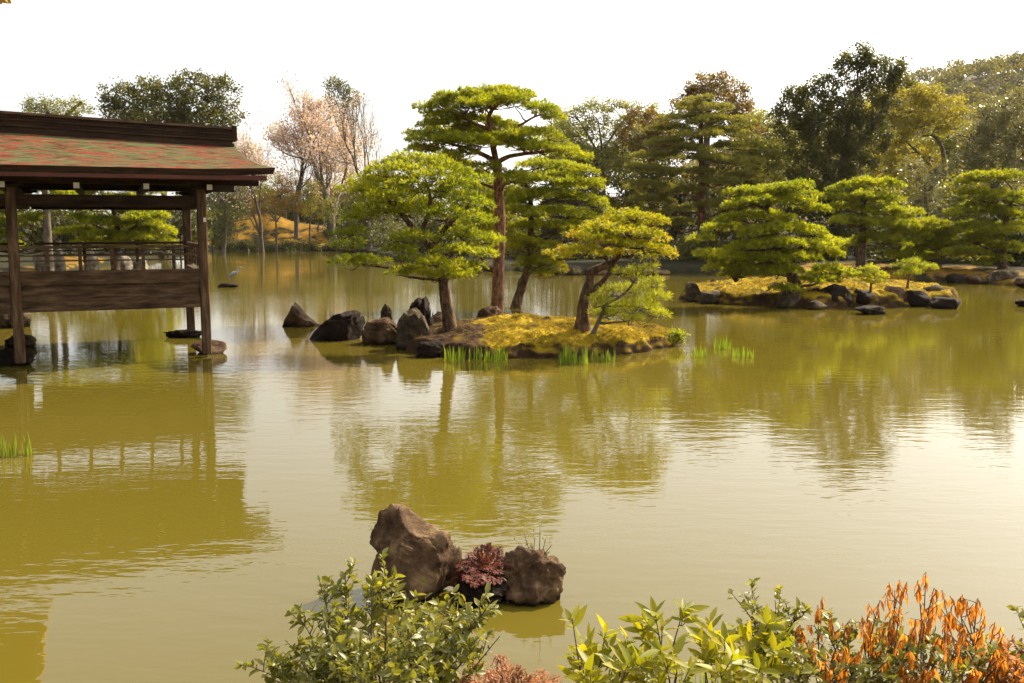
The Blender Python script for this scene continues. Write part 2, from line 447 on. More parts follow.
class Island:
    """ground rising from the water inside an outline of waterline points"""
    def __init__(s, pts, cliff, dome, seed, top=(0, 0)):
        s.P = np.array([p[:2] for p in pts]); s.c = s.P.mean(0)
        d = s.P - s.c; a = np.arctan2(d[:, 1], d[:, 0]); r = np.hypot(d[:, 0], d[:, 1]); k = np.argsort(a)
        s.a = np.concatenate([a[k] - 2 * math.pi, a[k], a[k] + 2 * math.pi]); s.r = np.tile(r[k], 3)
        s.cliff, s.dome, s.seed = cliff, dome, seed
    def R(s, a):
        return float(np.interp(a, s.a, s.r)) * (1 + .03 * math.sin(a * 9 + s.seed) + .02 * math.sin(a * 23))
    def h(s, x, y):
        dx, dy = x - s.c[0], y - s.c[1]; t = math.hypot(dx, dy) / s.R(math.atan2(dy, dx))
        if t > 1: return -.1
        e = min(1, (1 - t) / .05)
        z = s.cliff * (e ** .7) * (.85 + .3 * mnoise.noise((x * 1.3, y * 1.3, s.seed))) + s.dome * max(0, 1 - t ** 1.8)
        return z + (mnoise.noise((x * 2.3, y * 2.3, s.seed)) * .07 + mnoise.noise((x * 6, y * 6, s.seed)) * .05 + mnoise.noise((x * 14, y * 14, s.seed)) * .02) * e
    def build(s, name, mat):
        na, nt = 420, 80; V = []
        ts = [1.01, 1.0, .997, .992, .985, .975, .962, .95] + list(np.linspace(.93, .0, nt - 8))
        for t in ts:
            for k in range(na):
                a = 2 * math.pi * k / na - math.pi; r = s.R(a) * t
                x, y = s.c[0] + r * math.cos(a), s.c[1] + r * math.sin(a)
                z = -.25 if t > 1.003 else s.h(x, y)
                if .95 < t < 1: 
                    q = mnoise.noise((x * 4, y * 4, z * 5)) * .09
                    x += q * math.cos(a); y += q * math.sin(a)
                V.append((x, y, z))
        i = np.arange(len(ts) - 1)[:, None] * na; j = np.arange(na)[None, :]; j2 = (j + 1) % na
        F = np.stack([i + j, i + j2, i + na + j2, i + na + j], -1).reshape(-1, 4)
        me = fastmesh(name, V, F); at = me.attributes.new("moss", 'FLOAT', 'POINT')
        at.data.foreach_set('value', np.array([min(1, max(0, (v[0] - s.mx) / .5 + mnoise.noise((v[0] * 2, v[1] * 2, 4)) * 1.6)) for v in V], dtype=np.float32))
        o = link(name, me, mat, smooth=True); tag(o, kind='structure'); return o
    def at(s, px, py):
        z = s.cliff
        for _ in range(12):
            p = G(px, py, z); z = .5 * z + .5 * s.h(p[0], p[1])
        return G(px, py, z)

isl1 = Island([G(408, 350), G(425, 356), G(470, 359), G(520, 358.5), G(565, 357.5), G(610, 355), G(650, 351), G(674, 346),
               (3.9, 22.9), (3.0, 24.0), (1.6, 24.9), (.2, 25.2), (-1.0, 25.0), (-2.2, 24.2), (-2.7, 22.9)], .30, .34, 1.0); isl1.mx = -.9  # left of mx: bare soil brown that also paints in the pines' shade
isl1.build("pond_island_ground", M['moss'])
isl2 = Island([G(690, 301), G(720, 304), G(760, 306), G(800, 308), G(850, 308), G(900, 307), G(945, 305), G(958, 300),
               (16.6, 38.5), (14, 39.6), (11, 40.2), (8.6, 39.6), (6.9, 37.6)], .45, .42, 5.0)
isl2.mx = 5.0
isl2.build("far_island_ground", M['moss'])

def near_bank():
    xs = np.linspace(-9, 16, 120); ys = list(np.linspace(-25, 2.8, 16)) + list(np.linspace(2.9, 4.7, 26)); V = []
    for y in ys:
        for x in xs:
            edge = (4.35 if x > -1.4 else 3.5) + .2 * math.sin(x * 2.1) + .1 * math.sin(x * 5.3)
            if x > -1.9 and x < -1.4: edge = 3.5 + .85 * (x + 1.9) / .5
            s = edge - y
            z = -.3 if s < 0 else -.3 + .75 * (1 - math.exp(-s / .12)) + .1 * min(s, 4)
            V.append((x, y, z + mnoise.noise((x * 3, y * 3, 0)) * .06))
    n = len(xs); i = np.arange(len(ys) - 1)[:, None] * n; j = np.arange(n - 1)[None, :]
    F = np.stack([i + j, i + j + 1, i + n + j + 1, i + n + j], -1).reshape(-1, 4)
    tag(link("near_bank", fastmesh("near_bank", V, F), M['earth'], smooth=True), kind='structure')
near_bank()

# hill beyond the garden, upper right
def hill_h(x, y):
    cx, cy = 250, 420
    d = math.hypot((x - cx) / 165, (y - cy) / 150)
    base = 74 * math.exp(-d ** 2 * 1.0)
    return base + mnoise.noise((x * .02, y * .02, 3)) * 7 * min(1, base / 20) - 2
def build_hill():
    xs = np.linspace(-150, 800, 90); ys = np.linspace(150, 900, 70); V = [(x, y, hill_h(x, y)) for y in ys for x in xs]
    n = len(xs); i = np.arange(len(ys) - 1)[:, None] * n; j = np.arange(n - 1)[None, :]
    F = np.stack([i + j, i + j + 1, i + n + j + 1, i + n + j], -1).reshape(-1, 4)
    tag(link("hill", fastmesh("hill", V, F), M['earth'], smooth=True), kind='structure')
build_hill()
# ------------------------------------------------------------------ plant builders
def needle_tufts(P, A, k, L, w, spread, rg):
    """k needles fanning from every point P along axis A; each tuft is one connected piece"""
    n = len(P)
    d = A[:, None, :] + rg.normal(0, spread, (n, k, 3)); d = unit(d)
    s = unit(np.cross(d, rg.normal(0, 1, (n, k, 3)))) * (w / 2)
    l = L * rg.uniform(.6, 1.15, (n, k, 1)) * rg.uniform(.8, 1.2, (n, 1, 1))
    p = P[:, None, :]
    V = np.concatenate([p, p + d * l * .8 - s, p + d * l + s], 1).reshape(-1, 3)
    b = (np.arange(n) * (2 * k + 1))[:, None, None]; i = np.arange(k)[None, :, None]
    F = np.concatenate([b + i * 0, b + 1 + i, b + 1 + k + i], 2).reshape(-1, 3)
    return V, F

def leaf_quads(P, L, w, rg, up=.3, droop=0.0, D=None):
    n = len(P)
    d = rg.normal(0, 1, (n, 3)) if D is None else D
    d[:, 2] -= droop; d = unit(d)
    nr = rg.normal(0, 1, (n, 3)); nr[:, 2] += up * 3
    s = unit(np.cross(d, nr)); l = L * rg.uniform(.6, 1.2, (n, 1)); ww = w * rg.uniform(.7, 1.2, (n, 1)) * .5
    m = P + d * l * .45
    V = np.stack([P, m + s * ww, P + d * l, m - s * ww], 1).reshape(-1, 3)
    return V, np.arange(n * 4).reshape(-1, 4)

def make_pine(label, Y, trunks, pads, seed, mat='pine_lit', bark='bark', r0=.16, group=None, name="pine_tree", base_z=None,
              nL=.12, puff=.34, dens=1.0, k=9, nw=.021, loose=0.0, bark2=None, cat="pine tree"):
    """trunks: list of (pixel path, start radius, end radius); pads: (px, py, half width, half height, dY)"""
    rg = np.random.RandomState(seed)
    s = S(Y)
    b = W(trunks[0][0][0][0], trunks[0][0][0][1], Y)
    if base_z is not None: b[2] = base_z
    root = empty(name, b, label, cat, group)
    T = Tubes(); skel = []
    for ti, tr in enumerate(trunks):
        path, ra, rb = tr[0], tr[1], tr[2]
        pts = []
        dy = 0
        for i, q in enumerate(path):
            dd = q[2] if len(q) > 2 else 0
            pts.append(W(q[0], q[1], Y + dd))
        if ti == 0 and base_z is not None: pts[0][2] = base_z - .12
        elif ti == 0: pts.insert(0, pts[0] + np.array([0, 0, -.15]))
        sp = smooth_path(pts, 5)
        rr = np.linspace(ra, rb, len(sp))
        if ti == 0:
            hh = (sp[:, 2] - sp[0, 2]); rr = rr * (1 + .55 * np.exp(-hh / .22))
        T.add(sp, rr, 10, seed + ti, .12)
        for p, r in zip(sp, rr): skel.append((p, r))
    SK = np.array([p for p, _ in skel]); SR = np.array([r for _, r in skel])
    nV = []; nF = []; off = 0
    C = np.array([W(px, py, Y + dy) for px, py, hw, hh, dy in pads])
    order = np.argsort(np.linalg.norm(C - SK.mean(0), axis=1))
    for ci in order:
        px, py, hw, hh, dy = pads[ci]; c = C[ci]; rx = hw * s; rz = hh * s * .72; ry = rx * rg.uniform(.75, .95)
        # limb
        under = c + np.array([0, 0, -rz * .7])
        dist = np.linalg.norm(SK - under, axis=1) + np.maximum(0, SK[:, 2] - under[2]) * 2.5 + .25 * np.abs(SK[:, 2] - (under[2] - .25))
        j = int(np.argmin(dist)); a = SK[j]; ln = np.linalg.norm(under - a)
        if ln > .08:
            mid = a * .5 + under * .5 + rg.normal(0, .06 * ln, 3) + np.array([0, 0, -.05 * ln])
            sp = smooth_path([a, a * .75 + under * .25 + rg.normal(0, .05 * ln, 3), mid, under], 5)
            r1 = min(SR[j] * .75, .022 + .030 * ln + .02 * rx)
            rr = np.linspace(r1, r1 * .35 + .004, len(sp))
            T.add(sp, rr, 7, seed + int(ci), .15)
            SK = np.vstack([SK, sp[3:]]); SR = np.concatenate([SR, rr[3:] * .9])
        tilt = rg.normal(0, .09) - .07 * np.sign(c[0] - SK[0][0])
        pr = puff * .85
        npf = max(3, int(.95 * rx * ry * 3.14 / (pr * pr * 1.6)))
        for q in range(npf):
            ang = q * 2.399 + rg.rand() * .6; rad = math.sqrt((q + .35) / npf) * rg.uniform(.85, 1.12)
            ex = c + np.array([math.cos(ang) * rad * rx, math.sin(ang) * rad * ry, 0])
            ex[2] += (ex[0] - c[0]) * tilt + rz * (.75 * math.sqrt(max(0, 1 - min(1, rad * rad))) - .25) + rg.normal(0, rz * .22) - rad * rad * rz * .25
            ps = pr * rg.choice([.55, .75, .9, 1.15])
            if rg.rand() < .55 or loose:
                st = under + (ex - under) * .1; en = ex + np.array([0, 0, -ps * .25])
                mm = (st + en) / 2 + np.array([0, 0, -.06 * rx]) + rg.normal(0, .04, 3)
                T.add(smooth_path([st, mm, en], 3), np.linspace(.018, .007, 7), 4)
            n = int(64 * dens * (ps / .34) ** 1.5 * (.35 / max(.2, loose)) if loose else 64 * dens * (ps / .34) ** 1.5)
            th = rg.rand(n) * 2 * math.pi; rr_ = np.sqrt(rg.rand(n)); zz = rg.uniform(-.25, 1, n)
            hgt = ps * .5
            lx = np.cos(th) * rr_ * ps; ly = np.sin(th) * rr_ * ps
            lz = hgt * np.sqrt(np.maximum(0, 1 - rr_ ** 2)) * zz
            P = ex + np.stack([lx, ly, lz], 1)
            A = unit(np.stack([np.cos(th) * rr_ * 1.3, np.sin(th) * rr_ * 1.3, .75 + .5 * zz - .5 * rr_], 1))
            V, F = needle_tufts(P, A, k, nL, nw, .5, rg)
            nV.append(V); nF.append(F + off); off += len(V)
    link("trunk", T.mesh("trunk"), M[bark], root, True)
    link("crown", fastmesh("crown", np.concatenate(nV), np.concatenate(nF)), M[mat], root)
    return root

def make_broadleaf(label, Y, trunks, lobes, seed, mat, leaf=.26, dens=1.0, bark='bark_grey', group=None, name="broadleaf_tree", cat="tree",
                   cl=.30, depth=.8, aspect=.55, limbs=True, r0=.2, droop=0, spreadz=.8):
    rg = np.random.RandomState(seed); s = S(Y); leaf = leaf * .74
    bx = trunks[0][0][0] if trunks else lobes[0][0]
    b = W(bx, 240, Y); bz = ground(b[0], b[1]); b = np.array([b[0], b[1], bz])
    root = empty(name, b, label, cat, group)
    T = Tubes(); SK = []; SR = []
    for ti, path in enumerate(trunks):
        pts = [W(q[0], q[1], Y + (q[2] if len(q) > 2 else 0)) for q in path]
        if ti == 0: pts[0] = np.array([b[0], b[1], bz - .3])
        sp = smooth_path(pts, 5); L = len(sp); rr = np.linspace(r0 * (1 if ti == 0 else .6), r0 * .3, L)
        if ti == 0: rr *= 1 + .5 * np.exp(-(sp[:, 2] - bz) / .6)
        T.add(sp, rr, 8, seed + ti, .1)
        SK += list(sp); SR += list(rr)
    SK = np.array(SK) if len(SK) else np.array([b]); SR = np.array(SR) if len(SR) else np.array([.1])
    Vs = []; Fs = []; off = 0
    for li, lb in enumerate(lobes):
        px, py, hw, hh = lb[:4]; dy = lb[4] if len(lb) > 4 else rg.uniform(-.5, .5) * hw * s
        c = W(px, py, Y + dy); rx, rz = hw * s, hh * s; ry = max(rx, rz) * depth
        if limbs:
            low = c + np.array([0, 0, -rz * .3])
            d = np.linalg.norm(SK - low, axis=1) + np.maximum(0, SK[:, 2] - low[2]) * 2
            j = int(np.argmin(d)); a = SK[j]; ln = np.linalg.norm(low - a)
            if ln > .3:
                sp = smooth_path([a, (a + low) / 2 + rg.normal(0, .08 * ln, 3), low], 5)
                rr = np.linspace(min(SR[j] * .8, .03 + .012 * ln), .02, len(sp))
                T.add(sp, rr, 5, li, .1); SK = np.vstack([SK, sp[2:]]); SR = np.concatenate([SR, rr[2:]])
        # leaf clusters spread through the lobe, mostly towards its outside
        area = 4 * 3.1416 * ((rx * ry) ** 1.6 / 3 + (rx * rz) ** 1.6 / 3 + (ry * rz) ** 1.6 / 3) ** (1 / 1.6)
        cr = max(leaf * 2.2, cl * (rx * ry * rz) ** (1 / 3))
        nc = max(5, int(area / (cr * cr * 2.6)))
        u = unit(rg.normal(0, 1, (nc, 3))); rad = rg.uniform(.45, 1.05, (nc, 1)) ** .6
        cc = c + u * rad * np.array([rx, ry, rz])
        for q in range(nc):
            if limbs and rg.rand() < .3:
                T.add(smooth_path([c + (cc[q] - c) * .1, c * .45 + cc[q] * .55 + rg.normal(0, .1 * rx, 3), cc[q]], 3), np.linspace(.045, .014, 7), 3)
            n = int(dens * 6.5 * (cr / leaf) ** 2 * rg.uniform(.7, 1.3)) + 3
            g = np.clip(rg.normal(0, .5, (n, 3)), -.95, .95) * cr * rg.uniform(.7, 1.25); g[:, 2] *= spreadz
            V, F = leaf_quads(cc[q] + g, leaf, leaf * aspect, rg, .3, droop)
            Vs.append(V); Fs.append(F + off); off += len(V)
    if T.V: link("trunk", T.mesh("trunk"), M[bark], root, True)
    link("crown", fastmesh("crown", np.concatenate(Vs), np.concatenate(Fs)), M[mat], root)
    return root

def make_twiggy(label, Y, px, top, spread, seed, bark='bark_grey', fol=None, fn=0, fsize=.2, r0=.22, levels=6, name="bare_tree", cat="bare tree",
                group=None, lean=0, up=.45, first=.28, part="crown", fgap=.0, foff=.25, zmin=0.0):
    rg = np.random.RandomState(seed); b = W(px, 240, Y); bz = ground(b[0], b[1]); b = np.array([b[0], b[1], bz])
    H = W(px, top, Y)[2] - bz; SW = spread * S(Y)
    root = empty(name, b, label, cat, group)
    T = Tubes(); tips = []
    def grow(p, d, ln, r, lv):
        n = 5; pts = [p]; dd = d.copy()
        for _ in range(n):
            dd = unit(dd + rg.normal(0, .13, 3) + np.array([0, 0, .04 * up])); pts.append(pts[-1] + dd * ln / n)
        T.add(np.array(pts), np.linspace(r, r * .62, n + 1), 7 if lv > 4 else (4 if lv > 2 else 3), lv, .05 if lv > 3 else 0)
        if lv <= 2: tips.extend(pts[2:])
        if lv == 0: return
        kids = 3 if lv > 2 else 4
        for q in range(kids):
            t = 1.0 if q == 0 else rg.uniform(.35, 1); i = min(n, int(t * n))
            a = rg.normal(0, 1, 3); side = unit(a - dd * a.dot(dd))
            amt = rg.uniform(.15, .4) if q == 0 else rg.uniform(.5, 1.0)
            nd = unit(dd * (1 - amt * .4) + side * amt * np.array([SW / H * 1.9, SW / H * 1.6, .8]) + np.array([0, 0, up * .35]))
            grow(pts[i], nd, ln * rg.uniform(.62, .84), r * (.62 if q == 0 else rg.uniform(.38, .55)), lv - 1)
    pts0 = b + np.array([0, 0, -.3]); grow(pts0, unit(np.array([lean, 0, 1.0])), H * first, r0, levels)
    allv = np.concatenate(T.V); zt = np.percentile(allv[:, 2], 99.8); f = H / max(.1, zt - bz)
    hw = np.percentile(np.abs(allv[:, 0] - b[0]), 98); fx = min(1.6, max(.5, SW / max(.1, hw)))
    sc = np.array([fx, fx, f])
    T.V = [(v - b) * sc + b for v in T.V]
    link("trunk" if fol else "branches", T.mesh("trunk"), M[bark], root, True)
    if fol:
        tp = (np.array(tips) - b) * sc + b
        tp = tp[tp[:, 2] > bz + zmin * H]
        idx = rg.randint(0, len(tp), fn)
        keep = np.array([mnoise.noise(tuple(tp[i] * .45 + seed)) > fgap for i in idx]); idx = idx[keep]
        P = tp[idx] + rg.normal(0, foff, (len(idx), 3))
        V, F = leaf_quads(P, fsize, fsize * .8, rg)
        link(part, fastmesh(part, V, F), M[fol], root)
    return root

def make_rock(label, x0, x1, ytop, ybase, seed, mat='rock_dark', z0=0.0, depth=.9, group=None, cuts=9, sub=5, name="rock", cat="rock", rough=1.35, lean=0.0, topx=None, hull=None, Y=None, prof=None):
    """a boulder with its front foot at (.., ybase), sides at x0, x1 and its top at ytop"""
    rg = np.random.RandomState(seed); xc = (x0 + x1) / 2
    f = G(xc, ybase, z0) if Y is None else W(xc, ybase, Y)
    wd = (x1 - x0) * S(f[1]); cy = f[1] + wd * depth * .42
    cx = W(xc, 300, cy)[0]; top = W(xc, ytop, cy)[2]; hgt = max(.05, top - z0)
    import bmesh
    bm = bmesh.new(); bmesh.ops.create_icosphere(bm, subdivisions=sub, radius=1)
    V = np.array([v.co for v in bm.verts]); F = [[v.index for v in f_.verts] for f_ in bm.faces]; bm.free()
    V = np.sign(V) * np.abs(V) ** (.52 if prof else .78)
    for q in range(cuts):
        n = unit(rg.normal(0, 1, 3) * np.array([1, 1, .8])); dd = rg.uniform(.62, .95) if prof else rg.uniform(.50, .84)
        e = V @ n - dd; V = V - np.outer(np.maximum(e, 0) * .93, n)
    for q, v in enumerate(V):
        s_ = 1 + rough * (.16 * mnoise.noise(tuple(v * 1.3 + seed)) + .07 * mnoise.noise(tuple(v * 3.7 + seed)) + .05 * mnoise.noise(tuple(v * 9 + seed)) + .03 * mnoise.noise(tuple(v * 22 + seed)))
        rdg = 1 - abs(mnoise.noise(tuple(v * 2.4 + seed * 2))) * 2
        V[q] = v * (s_ + rough * .09 * (max(0, rdg) - .5))
    V -= (V.max(0) + V.min(0)) / 2; V /= (V.max(0) - V.min(0)) / 2
    z = (V[:, 2] + 1) / 2            # 0..1
    bur = .3
    if prof:
        hf = np.interp(V[:, 0], [a for a, _ in prof], [b_ for _, b_ in prof])
        bins = np.clip(((V[:, 0] + 1) * 10).astype(int), 0, 19); zm = np.array([z[bins == q_].max() if (bins == q_).any() else .5 for q_ in range(20)])
        zs = np.interp(V[:, 0], (np.arange(20) + .5) / 10 - 1, np.maximum(.35, zm)); z = z / zs * hf
    V[:, 2] = -bur * hgt + z * hgt * (1 + bur)
    wfac = 1 / 1.0
    V[:, 0] *= wd / 2 * wfac; V[:, 1] *= wd / 2 * depth
    V[:, 0] += lean * wd * np.clip(z - .2, 0, 1)
    V += np.array([cx - lean * wd * .35, cy, z0])
    o = link(name, fastmesh(name, V - np.array([cx, cy, z0]), F), M[mat], smooth=False)
    o.location = (cx, cy, z0)
    me = o.data; me.polygons.foreach_set('use_smooth', [True] * len(me.polygons))
    tag(o, label, cat, group); return o

def make_bladed(label, px0, px1, py, h_px, n, seed, Y=None, z=0.0, mat='iris_leaf', name="iris_clump", cat="water iris", group=None, wide=.028, dY=.35):
    rg = np.random.RandomState(seed); c = G((px0 + px1) / 2, py, z) if Y is None else W((px0 + px1) / 2, py, Y)
    s = S(c[1]); hw = (px1 - px0) / 2 * s; V = []; F = []
    k = 0
    for i in range(n):
        x = c[0] + rg.uniform(-1, 1) * hw; y = c[1] + rg.uniform(-.5, 1) * dY; h = h_px * s * rg.uniform(.35, 1.15)
        ln = rg.normal(0, .09, 2); a = rg.rand() * 3.14; sx, sy = math.cos(a) * wide / 2, math.sin(a) * wide / 2
        for t in (0, .35, .7, 1.0):
            ww = (1 - t ** 3) if t < 1 else .04
            bx, by = x + ln[0] * h * t * t, y + ln[1] * h * t * t
            V += [(bx - sx * ww, by - sy * ww, z - .08 + (h + .08) * t), (bx + sx * ww, by + sy * ww, z - .08 + (h + .08) * t)]
        for t in range(3): F.append((k + 2 * t, k + 2 * t + 1, k + 2 * t + 3, k + 2 * t + 2))
        k += 8
    o = link(name, fastmesh(name, np.array(V) - np.array([c[0], c[1], z]), F), M[mat]); o.location = (c[0], c[1], z)
    tag(o, label, cat, group); return o

def leaf_mesh(P, D, N, L, Wd, fold=.25, curl=.15):
    """real leaves: pointed ellipse of 8 faces, folded along the midrib and curled.  P base, D direction, N upper side"""
    D = unit(D); Sd = unit(np.cross(D, N)); N = np.cross(Sd, D); n = len(P)
    ts = np.array([0, .18, .42, .68, .88, 1.0]); ws = np.array([.04, .62, 1.0, .8, .38, .02])
    L = np.broadcast_to(np.asarray(L, float).reshape(-1, 1), (n, 1)); Wd = np.broadcast_to(np.asarray(Wd, float).reshape(-1, 1), (n, 1))
    rows = []
    for t, w_ in zip(ts, ws):
        m = P + D * L * t - N * L * curl * t * t
        e = Sd * Wd * .5 * w_; u = N * Wd * .5 * w_ * fold
        rows.append(np.stack([m - e + u, m, m + e + u], 1))
    V = np.stack(rows, 1).reshape(-1, 3)        # n * 6 * 3
    F = []
    for i in range(5):
        for j in range(2):
            F.append([i * 3 + j, i * 3 + j + 1, i * 3 + j + 4, i * 3 + j + 3])
    F = (np.array(F)[None] + (np.arange(n) * 18)[:, None, None]).reshape(-1, 4)
    return V, F

def make_shrub(label, Y, base, tips, seed, leafmat, L, Wd, per, twigs=5, twl=.16, whorl=False, droop=0.0, curl=.15, fold=.25, barkm='bark_grey',
               name="shrub", cat="shrub", group=None, jitter=.25, stem_r=.008, dY=.5, tip_only=False, bz=.3, bare_low=.35):
    """base: [(px, dY)] stem feet on the bank; tips: [(px, py, dY)]"""
    rg = np.random.RandomState(seed); s = S(Y)
    feet = [W(b_[0], 600, Y + b_[1]) * np.array([1, 1, 0]) + np.array([0, 0, bz]) for b_ in base]
    root = empty(name, feet[len(feet) // 2], label, cat, group)
    T = Tubes(); P = []; D = []; N = []; LL = []
    def put(p, d, n_, l):
        P.append(p); D.append(d); N.append(n_); LL.append(l)
    def dress(path, frac0, cnt):
        m = len(path)
        for q in range(cnt):
            t = frac0 + (1 - frac0) * (q + rg.rand() * .6) / cnt; i = min(m - 2, int(t * (m - 1))); ax = unit(path[i + 1] - path[i])
            p = path[i] + (path[i + 1] - path[i]) * (t * (m - 1) - i)
            a = rg.normal(0, 1, 3); sd_ = unit(a - ax * a.dot(ax)); d = unit(ax * rg.uniform(.3, .8) + sd_ + np.array([0, 0, .25 - droop]))
            put(p, d, unit(np.array([0, 0, 1.0]) + rg.normal(0, .35, 3)), L * rg.uniform(.45, 1.2))
    def crown(p, ax, cnt):
        ph = rg.rand() * 6
        for q in range(cnt):
            an = ph + q * 2.4; a = np.array([math.cos(an), math.sin(an), 0]); a = a - ax * a.dot(ax)
            el = rg.uniform(.25, 1.1) if not droop else rg.uniform(-.2, .3)
            d = unit(a * 1.0 + ax * el + np.array([0, 0, -droop * rg.uniform(.7, 1.4)]))
            put(p - ax * .02 * q * .4, d, unit(ax + rg.normal(0, .25, 3)) if not droop else unit(a + rg.normal(0, .3, 3)), L * rg.uniform(.4, 1.2))
    for ti, (px, py, dy) in enumerate(tips):
        e = W(px, py, Y + dy); f_ = feet[int(np.argmin([abs(ft[0] - e[0]) for ft in feet]))]
        mid = f_ * .45 + e * .55 + rg.normal(0, .03, 3) + np.array([0, 0, -.03]); mid[0] += (f_[0] - e[0]) * .12
        path = smooth_path([f_, mid, e], 6); T.add(path, np.linspace(stem_r, stem_r * .3, len(path)), 5)
        ax = unit(path[-1] - path[-2])
        if whorl: crown(path[-1], ax, per)
        else: dress(path, bare_low, per * 2)
        for q in range(twigs):
            t = rg.uniform(.35, .95); i = int(t * (len(path) - 1)); a = rg.normal(0, 1, 3); a[2] = abs(a[2]) * .8
            d = unit(a + ax * .8); en = path[i] + d * twl * rg.uniform(.5, 1.2)
            tw = smooth_path([path[i], (path[i] + en) / 2 + rg.normal(0, .01, 3), en], 3); T.add(tw, np.linspace(stem_r * .5, stem_r * .22, len(tw)), 4)
            if whorl: crown(tw[-1], unit(tw[-1] - tw[-2]), max(3, int(per * rg.uniform(.5, .95))))
            else: dress(tw, .15, per); 
            if not whorl: crown(tw[-1], unit(tw[-1] - tw[-2]), 3)
    V, F = leaf_mesh(np.array(P), np.array(D), np.array(N), np.array(LL), np.array(LL) * Wd / L, fold, curl)
    link("stems", T.mesh("stems"), M[barkm], root, True)
    link("leaves", fastmesh("leaves", V, F), M[leafmat], root, True)
    return root
# ------------------------------------------------------------------ boxes for timber work
class Boxes:
    def __init__(s): s.V = []; s.F = []
    def box(s, x0, x1, y0, y1, z0, z1, bev=.006):
        """box with small chamfers on all edges"""
        b = min(bev, (x1 - x0) / 4, (y1 - y0) / 4, (z1 - z0) / 4); k = len(s.V); lo = (x0, y0, z0); hi = (x1, y1, z1)
        idx = {}
        for cx in (0, 1):
            for cy in (0, 1):
                for cz in (0, 1):
                    c = (cx, cy, cz)
                    for ax in range(3):
                        p = []
                        for q in range(3):
                            v = hi[q] if c[q] else lo[q]
                            if q != ax: v += -b if c[q] else b
                            p.append(v)
                        idx[(c, ax)] = len(s.V); s.V.append(tuple(p))
        for ax in range(3):
            o1, o2 = (ax + 1) % 3, (ax + 2) % 3
            for side in (0, 1):
                q = []
                for a, b_ in ((0, 0), (1, 0), (1, 1), (0, 1)):
                    c = [0, 0, 0]; c[ax] = side; c[o1] = a; c[o2] = b_; q.append(idx[(tuple(c), ax)])
                s.F.append(q if side else q[::-1])
            for a in (0, 1):
                for b_ in (0, 1):
                    c0 = [0, 0, 0]; c1 = [0, 0, 0]; c0[o1] = c1[o1] = a; c0[o2] = c1[o2] = b_; c1[ax] = 1
                    q = [idx[(tuple(c0), o1)], idx[(tuple(c1), o1)], idx[(tuple(c1), o2)], idx[(tuple(c0), o2)]]
                    s.F.append(q if (a == b_) else q[::-1])
        for cx in (0, 1):
            for cy in (0, 1):
                for cz in (0, 1):
                    c = (cx, cy, cz); q = [idx[(c, 0)], idx[(c, 1)], idx[(c, 2)]]
                    s.F.append(q if (cx + cy + cz) % 2 else q[::-1])
    def obj(s, name, mat, parent, wobble=0.0):
        V = s.V
        if wobble: V = [(v[0] + mnoise.noise((v[0] * 2, v[1] * 2, v[2])) * wobble, v[1] + mnoise.noise((v[0] * 2 + 5, v[1], v[2] * 2)) * wobble, v[2] + mnoise.noise((v[0], v[1] * 2 + 9, v[2])) * wobble) for v in V]
        me = pymesh(name, V, s.F)
        return link(name, me, M[mat], parent, world_coords=False)

def part_box(name, mat, parent, *b, bev=.006):
    B = Boxes(); B.box(*b, bev=bev); return B.obj(name, mat, parent)

# ------------------------------------------------------------------ fishing pavilion on posts over the water
ROT = math.radians(23)
P0 = G(207, 351, .12)
fp = empty("fishing_pavilion", (P0[0], P0[1], 0), "open timber pavilion on posts in the pond under a red and green bark roof", "pavilion", rz=ROT)
HW = .095
def post(a, b, ztop=3.62, z0=.06):
    B = Boxes(); B.box(a - HW, a + HW, b - HW, b + HW, z0, ztop, .018); return B.obj("post", 'timber_post', fp)
BAY = 3.56; DEP = 4.13
for a in (0, -BAY, -2 * BAY):
    for b in (0, DEP):
        if b == 0 or a == 0: post(a, b)
# floor and its framing
part_box("floor", 'timber', fp, -2 * BAY - .3, .02, -.02, DEP + .02, 1.50, 1.56)
for (i0, i1) in ((-BAY + HW, -HW), (-2 * BAY + HW, -BAY - HW)):
    for b, sgn in ((0, -1), (DEP, 1)):
        part_box("edge_board", 'timber', fp, i0 + .002, i1 - .002, b - .075, b + .075, 1.60, 1.885 if b == 0 else 1.66)
        part_box("side_panel", 'timber', fp, i0 + .002, i1 - .002, b - .03, b + .03, 1.34, 1.60)
        part_box("floor_beam", 'timber', fp, i0 + .002, i1 - .002, b - .07, b + .07, 1.07, 1.34)
part_box("floor_beam", 'timber', fp, -.07, .07, HW + .002, DEP - HW - .002, 1.30, 1.81)
# tie beams
for (i0, i1) in ((-BAY + HW, -HW), (-2 * BAY + HW, -BAY - HW)):
    for b in (0, DEP):
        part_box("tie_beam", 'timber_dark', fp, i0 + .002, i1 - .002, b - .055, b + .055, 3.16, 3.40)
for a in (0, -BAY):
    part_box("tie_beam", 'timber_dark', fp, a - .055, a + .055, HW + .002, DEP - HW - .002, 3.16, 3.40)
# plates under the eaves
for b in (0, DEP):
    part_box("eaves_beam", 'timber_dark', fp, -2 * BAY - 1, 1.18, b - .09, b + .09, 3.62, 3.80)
# bracket blocks on the posts
for a in (0, -BAY, -2 * BAY):
    for b in (0, DEP):
        B = Boxes(); B.box(a - .15, a + .15, b - .12, b + .12, 3.535, 3.617, .02); B.box(a - .24, a + .24, b - .05, b + .05, 3.56, 3.614, .02)
        B.obj("bracket", 'timber_dark', fp)
